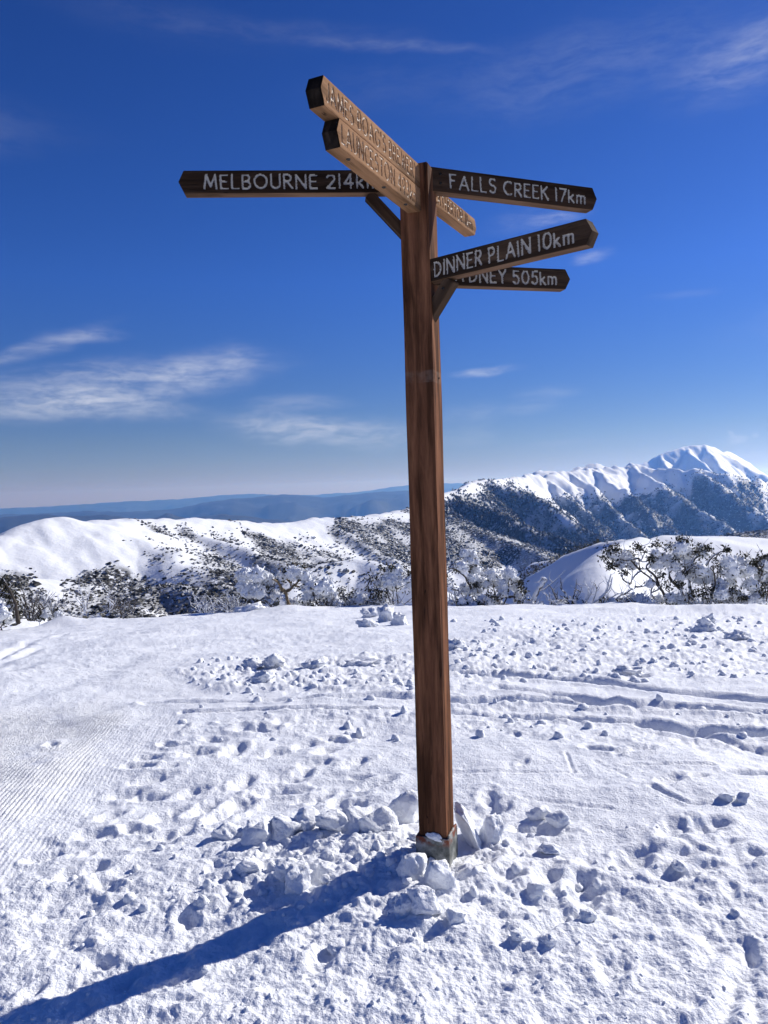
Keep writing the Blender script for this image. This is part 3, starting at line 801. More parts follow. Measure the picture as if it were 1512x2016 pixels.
GL = {  # routed stroke letters, unit cap height: width, strokes
    'A': (0.72, [[(0, 0), (0.36, 1), (0.72, 0)], [(0.14, 0.34), (0.58, 0.34)]]),
    'B': (0.52, [[(0, 0), (0, 1)], [(0, 1), (0.25, 1)] + arc(0.25, 0.76, 0.22, 0.24, 90, -90) + [(0, 0.52)], [(0.25, 0.52)] + arc(0.27, 0.26, 0.25, 0.26, 90, -90) + [(0, 0)]]),
    'C': (0.66, [arc(0.42, 0.5, 0.42, 0.5, 55, 305, 14)]),
    'D': (0.62, [[(0, 0), (0, 1), (0.15, 1)] + arc(0.15, 0.5, 0.47, 0.5, 90, -90, 14) + [(0, 0)]]),
    'E': (0.46, [[(0.46, 1), (0, 1), (0, 0), (0.46, 0)], [(0, 0.52), (0.38, 0.52)]]),
    'F': (0.44, [[(0.44, 1), (0, 1), (0, 0)], [(0, 0.55), (0.34, 0.55)]]),
    'G': (0.74, [arc(0.42, 0.5, 0.42, 0.5, 50, 330, 14) + [(0.79, 0.42), (0.5, 0.42)]]),
    'H': (0.6, [[(0, 0), (0, 1)], [(0.6, 0), (0.6, 1)], [(0, 0.5), (0.6, 0.5)]]),
    'I': (0.05, [[(0.02, 0), (0.02, 1)]]),
    'J': (0.34, [[(0.34, 1), (0.34, 0.2)] + arc(0.17, 0.2, 0.17, 0.2, 0, -170, 7)]),
    'K': (0.56, [[(0, 0), (0, 1)], [(0.52, 1), (0.02, 0.48)], [(0.16, 0.6), (0.56, 0)]]),
    'L': (0.44, [[(0, 1), (0, 0), (0.44, 0)]]),
    'M': (0.84, [[(0, 0), (0.12, 1), (0.42, 0.12), (0.72, 1), (0.84, 0)]]),
    'N': (0.66, [[(0, 0), (0, 1), (0.66, 0), (0.66, 1)]]),
    'O': (0.86, [arc(0.43, 0.5, 0.43, 0.5, 0, 360, 20)]),
    'P': (0.48, [[(0, 0), (0, 1), (0.24, 1)] + arc(0.24, 0.74, 0.24, 0.26, 90, -90) + [(0, 0.48)]]),
    'R': (0.54, [[(0, 0), (0, 1), (0.24, 1)] + arc(0.24, 0.75, 0.24, 0.25, 90, -90) + [(0, 0.5)], [(0.2, 0.5), (0.54, 0)]]),
    'S': (0.5, [arc(0.26, 0.75, 0.23, 0.25, 40, 265, 10) + arc(0.25, 0.26, 0.25, 0.26, 85, -140, 10)]),
    'T': (0.62, [[(0, 1), (0.62, 1)], [(0.31, 1), (0.31, 0)]]),
    'U': (0.6, [[(0, 1), (0, 0.3)] + arc(0.3, 0.3, 0.3, 0.3, 180, 360, 10) + [(0.6, 1)]]),
    'W': (0.94, [[(0, 1), (0.24, 0), (0.47, 0.85), (0.7, 0), (0.94, 1)]]),
    'Y': (0.62, [[(0, 1), (0.31, 0.5), (0.62, 1)], [(0.31, 0.5), (0.31, 0)]]),
    "'": (0.06, [[(0.04, 1.02), (0.02, 0.8)]]),
    'k': (0.44, [[(0, 0), (0, 0.92)], [(0.38, 0.58), (0.02, 0.26)], [(0.12, 0.36), (0.44, 0)]]),
    'm': (0.72, [[(0, 0), (0, 0.6)], [(0, 0.4)] + arc(0.18, 0.4, 0.18, 0.2, 180, 0, 8) + [(0.36, 0)], [(0.36, 0.4)] + arc(0.54, 0.4, 0.18, 0.2, 180, 0, 8) + [(0.72, 0)]]),
    '0': (0.6, [arc(0.3, 0.5, 0.3, 0.5, 0, 360, 18)]),
    '1': (0.08, [[(0.04, 0), (0.04, 1)]]),
    '2': (0.54, [arc(0.26, 0.73, 0.26, 0.27, 160, -30, 10) + [(0, 0), (0.54, 0)]]),
    '3': (0.5, [arc(0.23, 0.75, 0.23, 0.25, 140, -90, 10) + arc(0.23, 0.26, 0.26, 0.26, 90, -140, 10)]),
    '4': (0.58, [[(0.44, 0), (0.44, 1), (0, 0.3), (0.58, 0.3)]]),
    '5': (0.52, [[(0.48, 1), (0.08, 1), (0.04, 0.56)] + arc(0.24, 0.32, 0.27, 0.32, 130, -150, 12)]),
    '7': (0.52, [[(0, 1), (0.52, 1), (0.14, 0)]]),
    '9': (0.52, [arc(0.26, 0.7, 0.26, 0.3, -20, 340, 14) + [(0.5, 0.6), (0.3, 0)]]),
}


def layout(text, u0, u1, v0, cap, seed, slant=0.0):
    """strokes of the text between u0 and u1, baseline v0, hand-set a little unevenly"""
    g = np.random.default_rng(seed)
    gap = 0.30; tot = 0.0
    for ch in text: tot += (0.42 if ch == ' ' else GL[ch][0] + gap)
    tot -= gap
    sx = (u1 - u0) / tot; x = 0.0; out = []
    for ch in text:
        if ch == ' ': x += 0.42; continue
        w, st = GL[ch]; dy = g.normal() * 0.018; sc = 1 + g.normal() * 0.02; sh = g.normal() * 0.025
        for s in st:
            out.append([(u0 + (x + p[0] + sh * p[1]) * sx, v0 + (p[1] * sc + dy) * cap) for p in s])
        x += w + gap
    return out


def board(root, label, az, L, ztop, h, text, trange, cap, vbase, rad, face_mat, edge_mat, end_mat, paint, start, seed, toward, thick=0.045, tip=0.022, nudge=0.0, depth=0.004):
    """an arrow board that leaves the post at azimuth az; its lettered face looks to the side 'toward' (+1 left of its direction, -1 right)"""
    L = L + 0.9 * tip
    D = np.array([math.sin(az), math.cos(az), 0.0]); Nn = np.array([-D[1], D[0], 0.0]) * toward   # face normal
    rt = np.cross([0, 0, 1], Nn); flip = float(np.dot(rt, D)) < 0
    step = 0.0025
    nu, nv = int((L - start) / step), int(h / step)
    s = np.linspace(0, 1, nu); v = np.linspace(0, h, nv)
    umax = L - tip * np.abs(v - h / 2) / (h / 2)
    Sg, Vg = np.meshgrid(s, v); U = start + Sg * (umax[:, None] - start)
    u, vv = U.ravel(), Vg.ravel()
    strokes = layout(text, trange[0], trange[1], vbase, cap, seed)
    tu = (L + start - u) if flip else u
    dist = np.full(u.shape, 1.0)
    for st in strokes:
        dist = np.minimum(dist, seg_dist(tu, vv, st))
    g = 0.0005 * fbm(u * 20, vv * 260, 3, seed) + 0.0006 * fbm(u * 6, vv * 60, 2, seed + 3)
    rw = rad * (1 + 0.12 * noise2(u * 60, vv * 60, seed + 7))
    carve = -depth * np.sqrt(np.maximum(1 - (dist / rw) ** 2, 0))
    edge = np.minimum(np.minimum(vv, h - vv), 0.02); rnd = -0.0025 * np.maximum(1 - edge / 0.004, 0) ** 2
    wv_ = thick / 2 + g + carve + rnd
    # local frame: x along the board, y = face normal, z up ; origin at post axis, board bottom
    V = np.stack([u, wv_, vv], -1); Fq = grid_faces(nv, nu)
    if True:
        Fq = Fq[:, ::-1]
    inlet = (dist < rw)[Fq].sum(1) >= 3
    ang = math.atan2(D[1], D[0]); z0 = ztop - h
    # local y must be the face normal: with x = D, left normal is +y ; for toward=-1 mirror y
    if toward < 0:
        V[:, 1] *= -1; Fq = Fq[:, ::-1]
    o = obj('arrow_board', None, [], root)
    # body: sides, back
    b0 = [(start, 0), (L - tip, 0), (L, h / 2), (L - tip, h), (start, h)]
    th = thick / 2
    sgn = 1 if toward > 0 else -1
    bv = [(p[0], sgn * (th - 0.0024), p[1]) for p in b0] + [(p[0], -sgn * th, p[1]) for p in b0]
    bf = []; n = 5
    for i in range(n):
        j = (i + 1) % n; bf.append([i, j, n + j, n + i])
    bm = bmesh.new(); bvs = [bm.verts.new(q) for q in bv]
    for f in bf: bm.faces.new([bvs[k] for k in f])
    bm.faces.new([bvs[n + k] for k in range(n)])
    fm = bmesh.new()
    used = Fq[~inlet]
    idx = np.unique(used); remap = -np.ones(len(V), int); remap[idx] = np.arange(len(idx))
    mev = V[idx]; mef = remap[used]
    # one mesh: front grid + body
    bm.verts.index_update()
    me = bpy.data.meshes.new('arrow_board')
    verts = [tuple(q) for q in mev] + [tuple(q) for q in bv]
    k = len(mev)
    # make body wound outward whichever way it faces
    faces = [tuple(q) for q in mef] + [tuple(k + q for q in (f if sgn < 0 else f[::-1])) for f in bf] + [tuple(k + n + q for q in (range(n) if sgn < 0 else reversed(range(n))))]
    me.from_pydata(verts, [], faces); bm.free(); fm.free()
    mi = np.zeros(len(faces), np.int32); nf = len(mef)
    mi[nf + 0] = 1; mi[nf + 3] = 1; mi[nf + 1] = 2; mi[nf + 2] = 2; mi[nf + 4] = 1; mi[nf + 5] = 0
    for m_ in (face_mat, edge_mat, end_mat): me.materials.append(m_)
    me.polygons.foreach_set('material_index', mi)
    sm = np.zeros(len(faces), bool); sm[:nf] = True; me.polygons.foreach_set('use_smooth', sm); me.update()
    bpy.data.objects.remove(o)
    o = obj('arrow_board', me, [face_mat, edge_mat, end_mat], root)
    o.location = (Nn[0] * nudge, Nn[1] * nudge, z0); o.rotation_euler = (0, 0, ang)
    o['label'] = label
    used = Fq[inlet]; idx = np.unique(used); remap = -np.ones(len(V), int); remap[idx] = np.arange(len(idx))
    lo = obj('lettering', np_mesh('lettering', V[idx], remap[used]), paint, o); lo['kind'] = 'stuff'
    return o


def bolt(parent, loc, direction, r=0.008, h=0.006):
    bm = bmesh.new()
    bmesh.ops.create_cone(bm, cap_ends=True, segments=10, radius1=r, radius2=r * 0.72, depth=h)
    top = max(bm.faces, key=lambda f: f.calc_center_median().z)
    bmesh.ops.inset_region(bm, faces=[top], thickness=r * 0.3, depth=-h * 0.5)
    me = bpy.data.meshes.new('bolt'); bm.to_mesh(me); bm.free()
    o = obj('bolt', me, BOLT, parent, loc, Vector(direction).to_track_quat('Z', 'Y').to_euler())
    return o


def wooden_box(name, parent, a, b, w, t, mat, up=(0, 0, 1), bevel=0.003, side=None):
    """a timber from a to b, w wide in the vertical plane, t thick; ends cut plumb"""
    a, b = np.array(a, float), np.array(b, float); d = b - a; L = np.linalg.norm(d); d /= L
    s = np.cross(d, up); s /= np.linalg.norm(s); q = np.cross(s, d)
    bm = bmesh.new(); vs = []
    for e in (0, 1):
        for (i, j) in ((-1, -1), (1, -1), (1, 1), (-1, 1)):
            vs.append(bm.verts.new((e * L, i * t / 2, j * w / 2)))
    for f in ((0, 1, 2, 3), (7, 6, 5, 4), (0, 4, 5, 1), (1, 5, 6, 2), (2, 6, 7, 3), (3, 7, 4, 0)): bm.faces.new([vs[k] for k in f])
    bmesh.ops.recalc_face_normals(bm, faces=bm.faces)
    bmesh.ops.bevel(bm, geom=list(bm.edges), offset=bevel, segments=2, affect='EDGES')
    me = bpy.data.meshes.new(name); bm.to_mesh(me); bm.free()
    o = obj(name, me, mat, parent)
    Mx = Matrix((tuple(d) + (a[0],), tuple(s) + (a[1],), tuple(q) + (a[2],), (0, 0, 0, 1)))
    Mx = Matrix(((d[0], s[0], q[0], a[0]), (d[1], s[1], q[1], a[1]), (d[2], s[2], q[2], a[2]), (0, 0, 0, 1)))
    o.matrix_local = Mx
    return o


def build_signpost():
    root = empty('signpost', (float(POST[0]), float(POST[1]), 0.0))
    tag(root, 'tall brown wooden signpost with carved arrow boards standing in trampled snow', 'signpost')
    PAZ = R(199.5); PW = 0.118; H = 2.888
    nf = np.array([math.sin(PAZ), math.cos(PAZ), 0]); nr = np.array([-nf[1], nf[0], 0])      # front and right faces of the post
    bm = bmesh.new(); nz = 60
    rings = []
    for k in range(nz + 1):
        z = -0.35 + (H + 0.35) * k / nz
        ring = []
        for (i, j) in ((-1, -1), (1, -1), (1, 1), (-1, 1)):
            w = PW / 2 + 0.0007 * math.sin(z * 9 + i * 2 + j)
            ring.append(bm.verts.new((i * w, j * w, z)))
        rings.append(ring)
    for a, b in zip(rings[:-1], rings[1:]):
        for k in range(4): bm.faces.new((a[k], a[(k + 1) % 4], b[(k + 1) % 4], b[k]))
    bm.faces.new(rings[-1]); bm.faces.new(rings[0][::-1])
    vert = [e for e in bm.edges if abs(e.verts[0].co.z - e.verts[1].co.z) > 0.01]
    top = [e for e in bm.edges if min(v.co.z for v in e.verts) > H - 0.001]
    bmesh.ops.bevel(bm, geom=vert + top, offset=0.004, segments=2, affect='EDGES')
    me = bpy.data.meshes.new('post'); bm.to_mesh(me); bm.free()
    rz = math.atan2(nr[1], nr[0])
    post = obj('post', me, WOOD_POST, root, (0, 0, 0), (0, 0, rz))
    for z, s in ((2.04, 0.02), (2.30, -0.02)):
        bolt(post, (PW / 2 + 0.001, s, z), (1, 0, 0), 0.006, 0.004)
    # steel ground sleeve: four plates round the foot of the post
    sl = empty('base_sleeve', (0, 0, 0)); sl.parent = root; sl.rotation_euler = (0, 0, rz)
    t = 0.008; g = PW / 2 + 0.0035; hh = 0.165
    for i, (dx, dy) in enumerate(((1, 0), (-1, 0), (0, 1), (0, -1))):
        bm = bmesh.new(); bmesh.ops.create_cube(bm, size=1)
        ln = 2 * g + (2 * t if dx == 0 else -0.002)
        sx, sy = (t, ln) if dx else (ln, t)
        top_z = hh + (0.012 if dx == 1 else 0)
        bmesh.ops.scale(bm, vec=(sx, sy, top_z + 0.25), verts=bm.verts)
        bmesh.ops.translate(bm, vec=(dx * (g + t / 2), dy * (g + t / 2), (top_z - 0.25) / 2), verts=bm.verts)
        bmesh.ops.bevel(bm, geom=list(bm.edges), offset=0.0015, segments=1, affect='EDGES')
        me = bpy.data.meshes.new('sleeve_plate'); bm.to_mesh(me); bm.free()
        pl = obj('sleeve_plate', me, STEEL if dx == 0 or dx < 0 else STEEL, sl)
    # boards
    far = math.pi / 2
    b_m = board(root, 'dark board reading MELBOURNE 214km pointing left', R(-93.9), 0.933, 2.874, 0.089, 'MELBOURNE 214km', (0.150, 0.838), 0.053, 0.0185, 0.0045, WOOD_STAIN, WOOD_EDGE, WOOD_END, PAINT, 0.05, 11, +1, thick=0.05, nudge=0.005)
    b_j = board(root, 'pale sunlit upper board reading JAMES BOAG\'S BREWERY', R(205.1), 0.831, 2.881, 0.092, "JAMES BOAG'S BREWERY", (0.080, 0.815), 0.058, 0.018, 0.0036, WOOD_PALE, WOOD_PALE, WOOD_END, PAINT_WORN, 0.045, 12, +1, depth=0.0032, thick=0.055, nudge=0.005)
    b_l = board(root, 'pale sunlit lower board reading LAUNCESTON 493km', R(205.0), 0.737, 2.7875, 0.092, 'LAUNCESTON 493km', (0.078, 0.712), 0.060, 0.017, 0.0036, WOOD_PALE, WOOD_PALE, WOOD_END, PAINT_WORN, 0.045, 13, +1, depth=0.0032, thick=0.055, nudge=0.005)
    b_f = board(root, 'dark board reading FALLS CREEK 17km pointing right', R(68.6), 0.833, 2.893, 0.096, 'FALLS CREEK 17km', (0.135, 0.790), 0.054, 0.021, 0.0046, WOOD_STAIN, WOOD_EDGE, WOOD_STAIN, PAINT, 0.045, 14, -1, thick=0.05, nudge=0.005)
    b_d = board(root, 'brown board reading DINNER PLAIN 10km reaching towards the camera', R(129.9), 0.741, 2.505, 0.089, 'DINNER PLAIN 10km', (0.092, 0.690), 0.054, 0.018, 0.0045, WOOD_BROWN, WOOD_EDGE, WOOD_BROWN, PAINT, 0.045, 15, -1, thick=0.055, nudge=0.003)
    b_s = board(root, 'dark board reading SYDNEY 505km half hidden behind another', R(75.8), 0.635, 2.501, 0.084, 'SYDNEY 505km', (0.120, 0.590), 0.052, 0.017, 0.0045, WOOD_BROWN, WOOD_EDGE, WOOD_BROWN, PAINT, 0.05, 16, -1, thick=0.05, nudge=0.005)
    b_t = board(root, 'pale sunlit board reading FEATHERTOP 11km behind the post', R(27.0), 0.580, 2.850, 0.078, 'FEATHERTOP 11km', (0.075, 0.545), 0.052, 0.014, 0.0042, WOOD_PALE, WOOD_PALE, WOOD_PALE, PAINT_WORN, 0.05, 17, -1, depth=0.0032, thick=0.05, nudge=0.005)
    # bolts: falls creek face near the post
    for v in (0.071, 0.034): bolt(b_f, (0.088, -0.0265, v), (0, -1, 0), 0.0068, 0.006)
    for u in (0.16, 0.36, 0.64): bolt(b_l, (u, 0.006, -0.001), (0, 0, -1), 0.009, 0.004)
    # braces
    def brace(az, u_top, zb, u_bot, w, t, mat, side):
        D = np.array([math.sin(az), math.cos(az), 0]); drop = u_top - u_bot + 0.02
        a = D * (u_bot - 0.035) + np.array([0, 0, zb - drop - 0.035]); b = D * (u_top + 0.012) + np.array([0, 0, zb - 0.003 + 0.012])
        br = wooden_box('brace', root, a, b, w, t, mat)
        ln = np.linalg.norm(b - a)
        for q in (0.30, 0.80): bolt(br, (ln * q, side * (t / 2 + 0.001), 0), (0, side, 0), 0.007, 0.005)
        return br
    b1 = brace(R(-93.9), 0.190, 2.785 - 0.012, 0.055, 0.042, 0.044, WOOD_STAIN, 1); b1['label'] = 'dark brace under the left board'
    b2 = brace(R(129.9), 0.145, 2.416 - 0.012, 0.045, 0.050, 0.046, WOOD_BROWN, 1); b2['label'] = 'brown brace under the board that comes forward'
    return root


build_signpost()

# ------------------------------------------------------------------ snow blocks and crumbs
def block_mesh(name, size, seed, n=4, p=5.0, rough=0.10, tilt=None):
    g = np.random.default_rng(seed); v, f = ico(n); v = v.copy()
    # faceted superquadric: cut by random planes so it breaks like a slab
    k = (np.abs(v) ** p).sum(1) ** (-1 / p); v = v * k[:, None]
    for _ in range(12):
        nrm = g.normal(size=3); nrm /= np.linalg.norm(nrm); d = g.uniform(0.55, 1.0)
        s = v @ nrm - d; v = v - np.where(s > 0, s * 0.9, 0)[:, None] * nrm
    q = v * 1.7 + seed * 3.1
    v = v * (1 + rough * noise3(q, seed % 11)[:, None] + 0.5 * rough * noise3(q * 2.7, 3)[:, None] + 0.28 * rough * noise3(q * 7, 6)[:, None])
    v = v * np.array(size) / 2
    return np_mesh(name, v, f)


BLOCKS = [  # px, py of the centre, forward offset from that ground spot (m), size m, tilt xyz (deg), label
    (866, 1772, 0.0, (0.15, 0.10, 0.17), (10, -14, 8), 'tall snow slab leaning against the front of the signpost'),
    (806, 1752, -0.02, (0.11, 0.10, 0.13), (0, 12, 40), 'shaded snow lump tucked left of the slab at the post foot'),
    (850, 1640, 0.0, (0.075, 0.022, 0.030), (0, 8, -18), 'thin cake of snow on the top edge of the post sleeve'),
    (926, 1692, 0.06, (0.07, 0.15, 0.26), (-8, -24, 20), 'thin upright snow slab just right of the post foot'),
    (974, 1690, 0.08, (0.10, 0.08, 0.19), (0, 16, 30), 'bright snow slab standing right of the thin upright slab'),
    (800, 1640, 0.10, (0.17, 0.14, 0.20), (10, 10, 20), 'pointed snow block behind the post foot on its left'),
    (752, 1668, 0.04, (0.20, 0.14, 0.17), (0, -10, 10), 'large snow block with shaded face left of the post'),
    (700, 1668, 0.06, (0.17, 0.14, 0.16), (5, 18, 50), 'rounded snow block beside the large block left of the post'),
    (655, 1672, 0.05, (0.16, 0.13, 0.12), (0, 5, 25), 'low snow block in the heap left of the post'),
    (600, 1660, 0.04, (0.15, 0.12, 0.12), (6, 0, 70), 'snow block in the middle of the left heap'),
    (560, 1668, 0.02, (0.17, 0.13, 0.13), (0, 9, 15), 'overhanging snow block near the left end of the heap'),
    (510, 1672, 0.0, (0.17, 0.14, 0.12), (0, -14, 30), 'snow block casting a long blue shadow at the left heap end'),
    (448, 1652, 0.0, (0.14, 0.10, 0.09), (0, 8, 0), 'small wedge of snow left of the heap'),
    (506, 1642, 0.0, (0.15, 0.12, 0.11), (0, 0, 60), 'round snow ball behind the left heap'),
    (490, 1736, 0.0, (0.12, 0.10, 0.09), (0, 8, 30), 'snow lump in front of the left heap'),
    (590, 1770, 0.0, (0.13, 0.11, 0.11), (0, -8, 80), 'snow lump beside the post shadow, upper side'),
    (570, 1752, 0.0, (0.11, 0.10, 0.10), (0, 10, 10), 'snow lump between heap and post shadow'),
    (840, 1822, 0.0, (0.12, 0.12, 0.11), (0, 8, 30), 'round snow lump in front of the leaning slab'),
    (800, 1816, 0.0, (0.11, 0.10, 0.09), (0, 0, 30), 'shaded snow lump at the edge of the post shadow'),
    (895, 1836, 0.0, (0.08, 0.08, 0.07), (0, 8, 0), 'small snow clod right of the round lump'),
    (664, 1874, 0.0, (0.07, 0.06, 0.05), (0, 0, 40), 'snow clod below the post shadow'),
    (1058, 1772, 0.0, (0.08, 0.07, 0.055), (0, 10, 20), 'snow clod right of the post foot'),
    (1155, 1824, 0.0, (0.07, 0.06, 0.05), (0, 0, 0), 'small snow ball by the hollow right of the post'),
    (1082, 1868, 0.0, (0.06, 0.05, 0.04), (0, 0, 0), 'snow ball lying in the lower right snow'),
    (1062, 1616, 0.0, (0.12, 0.09, 0.09), (0, 20, 20), 'snow block behind the post foot on its right'),
    (1100, 1630, 0.0, (0.12, 0.10, 0.08), (0, -10, 60), 'small snow block beside the one right behind the post'),
    (1085, 1690, 0.0, (0.11, 0.09, 0.06), (0, 15, 60), 'flat snow block halfway to the right edge'),
    (1462, 1592, 0.0, (0.07, 0.065, 0.06), (0, 0, 20), 'snow ball near the right edge'),
    (1430, 1588, 0.0, (0.08, 0.07, 0.06), (0, 10, 50), 'snow lump beside the ball near the right edge'),
    (1340, 1716, 0.0, (0.08, 0.06, 0.045), (0, 10, 50), 'broken snow lump on the right'),
    (1020, 1860, 0.0, (0.055, 0.05, 0.04), (0, 10, 50), 'little snow lump left of the ball in the lower right'),
    (728, 1213, 0.0, (0.34, 0.30, 0.34), (0, 10, 30), 'far snow block left of the post near the trees'),
    (758, 1222, 0.0, (0.36, 0.32, 0.40), (0, -10, 70), 'tall far snow block beside the post near the trees'),
    (722, 1232, 0.0, (0.36, 0.30, 0.20), (0, 5, 20), 'low far snow block in the group left of the post'),
    (785, 1228, 0.0, (0.32, 0.30, 0.34), (0, 5, 20), 'far snow block closest to the post'),
    (540, 1310, 0.0, (0.26, 0.24, 0.20), (0, 20, 20), 'pointed snow block in the rubble band left of the post'),
    (500, 1312, 0.0, (0.24, 0.22, 0.12), (0, 0, 20), 'low snow block beside the pointed one'),
    (708, 1308, 0.0, (0.34, 0.24, 0.13), (0, 0, 10), 'long snow block in the rubble band'),
    (615, 1312, 0.0, (0.28, 0.22, 0.14), (0, 0, 40), 'rounded snow block in the rubble band'),
    (517, 1343, 0.0, (0.20, 0.18, 0.15), (0, 10, 40), 'snow block in the front of the rubble band'),
    (1240, 1326, 0.0, (0.32, 0.22, 0.14), (0, 0, 10), 'flat snow block beside the ski tracks on the right'),
    (1382, 1248, 0.0, (0.30, 0.28, 0.24), (0, 0, 10), 'large clod in the rubble field on the right'),
    (1455, 1262, 0.0, (0.30, 0.26, 0.22), (0, 0, 60), 'clod in the rubble field near the right edge'),
    (1395, 1228, 0.0, (0.34, 0.30, 0.20), (0, 0, 60), 'clod at the back of the rubble field on the right'),
    (900, 1282, 0.0, (0.24, 0.22, 0.18), (0, 0, 60), 'clod just right of the post in the rubble'),
    (490, 1206, 0.0, (0.75, 0.6, 0.30), (0, -12, 20), 'wind-cut snow block at the edge below the snowy tree'),
]
for i, (px, py, off, size, tilt, lab) in enumerate(BLOCKS):
    p = on_ground(px, py + 0.25 * size[2] * F_PX / 3.2 * (3.2 / 3.2) * 0.0); x, y = p[0], p[1] + off
    far_ = math.hypot(x, y) > 7
    z = field_z(x, y)
    if 'sleeve' in lab:
        nf_ = np.array([math.sin(R(199.5)), math.cos(R(199.5))]); x, y = POST[0] + nf_[0] * 0.066 + 0.012, POST[1] + nf_[1] * 0.066; z = 0.160
    me = block_mesh('snow_block', size, 100 + i, 4, 3.0 if far_ else 4.0, 0.62 if far_ else 0.22)
    o = obj('snow_block', me, SNOW, None, (x, y, z + size[2] * (0.16 if far_ or abs(x - POST[0]) > 0.75 or y < POST[1] - 0.25 else 0.22)), tuple(R(q) for q in tilt))
    tag(o, lab, 'snow block', 'loose blocks of snow')


def build_crumbs():
    g = np.random.default_rng(77); parts = []
    v1, f1 = ico(2); v0, f0 = ico(1)
    spots = []
    for _ in range(120):      # round the post and its heaps
        spots.append((POST[0] - 0.25 + g.normal() * 0.55, POST[1] - 0.05 + g.normal() * 0.30, g.uniform(0.006, 0.026), 1))
    for _ in range(130):      # near snow
        p = on_ground(g.uniform(-40, 1550), 2040 - 420 * g.random() ** 1.5); spots.append((p[0], p[1], g.uniform(0.003, 0.009), 1))
    for _ in range(330):      # rubble bands
        k = g.random()
        if k < 0.6: p = on_ground(g.uniform(880, 1530), g.uniform(1215, 1345))
        elif k < 0.85: p = on_ground(g.uniform(380, 840), g.uniform(1297, 1368))
        else: p = on_ground(g.uniform(300, 1512), g.uniform(1375, 1460))
        spots.append((p[0], p[1], g.uniform(0.012, 0.04) * (0.6 + 0.06 * p[1]), 1))
    for x, y, r, n in spots:
        v, f = v1, f1
        q = v @ rot_rand(g).T * (g.uniform(0.7, 1.2, 3)) * r
        q = q * (1 + 0.35 * noise3(v * 1.6 + g.uniform(0, 50), 2) + 0.06 * g.normal(size=len(v)))[:, None]
        parts.append((q + np.array([x, y, field_z(x, y) + r * 0.1]), f))
    V, Fc = join(parts)
    tag(obj('snow_crumbs', np_mesh('snow_crumbs', V, Fc), SNOW), 'loose crumbs of snow scattered over the field', 'snow', kind='stuff')


build_crumbs()

# ------------------------------------------------------------------ snow gums along the edge of the field
TREE_Y = 22.8


def smooth_path(P, n):
    P = np.array(P, float)
    if len(P) < 3:
        t = np.linspace(0, 1, n)[:, None]; return P[0] * (1 - t) + P[1] * t
    Q = np.vstack([2 * P[0] - P[1], P, 2 * P[-1] - P[-2]]); out = []
    ks = np.linspace(0, len(P) - 1 - 1e-6, n)
    for k in ks:
        i = int(k); t = k - i; a, b, c, d = Q[i:i + 4]
        out.append(0.5 * ((2 * b) + (-a + c) * t + (2 * a - 5 * b + 4 * c - d) * t * t + (-a + 3 * b - 3 * c + d) * t ** 3))
    return np.array(out)


def tube(P, r0, r1, sides=6, g=None, knob=0.15):
    P = np.array(P); n = len(P); rad = np.linspace(r0, r1, n)
    T = np.gradient(P, axis=0); T /= np.linalg.norm(T, axis=1)[:, None] + 1e-9
    ref = np.array([0.3, 0.9, 0.2]); out = []
    for i in range(n):
        a = np.cross(T[i], ref); a /= np.linalg.norm(a) + 1e-9; b = np.cross(T[i], a)
        th = np.arange(sides) / sides * 2 * np.pi
        rr = rad[i] * (1 + (knob * g.normal(size=sides) if g is not None else 0))
        out.append(P[i] + (np.cos(th) * rr)[:, None] * a + (np.sin(th) * rr)[:, None] * b)
    V = np.concatenate(out + [P[-1:] + T[-1] * rad[-1]])
    quads = grid_faces(n, sides, True)
    tri = np.concatenate([quads[:, [0, 1, 2]], quads[:, [0, 2, 3]]])
    k = (n - 1) * sides; tip = len(V) - 1
    cap = np.array([[k + j, k + (j + 1) % sides, tip] for j in range(sides)])
    return V, np.concatenate([tri, cap])[:, ::-1]


def clump(c, rad, g):
    """a mass of rime-laden leaves: many drooping frozen sprays round a core"""
    parts = []; v2, f2 = ico(2); v1, f1 = ico(1)
    core = v2 * rad * np.array([0.72, 0.66, 0.78]); core = core * (1 + 0.30 * noise3(v2 * 2.3 + g.uniform(0, 40), 1))[:, None]
    parts.append((core + c, f2))
    n = int(60 + 30 * g.random())
    for _ in range(n):
        d = g.normal(size=3); d /= np.linalg.norm(d); 
        if d[2] < -0.5: d[2] *= 0.6
        p = c + d * rad * np.array([0.95, 0.85, 0.9]) * g.uniform(0.62, 1.05)
        s = rad * g.uniform(0.09, 0.21); dr = np.array([d[0] * 0.8, d[1] * 0.8, -0.5 + 0.9 * d[2]]) + g.normal(size=3) * 0.35; dr /= np.linalg.norm(dr)
        a = np.cross(dr, [0.2, 0.5, 0.8]); a /= np.linalg.norm(a); b = np.cross(dr, a)
        q = v1[:, :1] * a * s * g.uniform(0.6, 0.9) + v1[:, 1:2] * b * s * g.uniform(0.6, 0.9) + v1[:, 2:] * dr * s * g.uniform(1.2, 1.9)
        q = q * (1 + 0.12 * g.normal(size=(len(q), 1)))
        parts.append((q + p, f1))
    return join(parts)


def tuft(c, rad, g, n):
    """dark hanging gum leaves"""
    V, Fc = [], []
    for k in range(n):
        d = g.normal(size=3); p = c + d * rad * 0.42 * np.array([1, 0.8, 0.8])
        ax = np.array([g.normal() * 0.7, g.normal() * 0.7, -0.6 + 0.7 * g.normal()]); ax /= np.linalg.norm(ax)
        s = np.cross(ax, g.normal(size=3)); s /= np.linalg.norm(s) + 1e-9
        L, w = g.uniform(0.07, 0.14), g.uniform(0.016, 0.032)
        o = len(V) ; V += [p, p + ax * L * 0.4 + s * w, p + ax * L, p + ax * L * 0.45 - s * w]; Fc += [(o, o + 1, o + 2), (o, o + 2, o + 3)]
    return np.array(V), np.array(Fc)


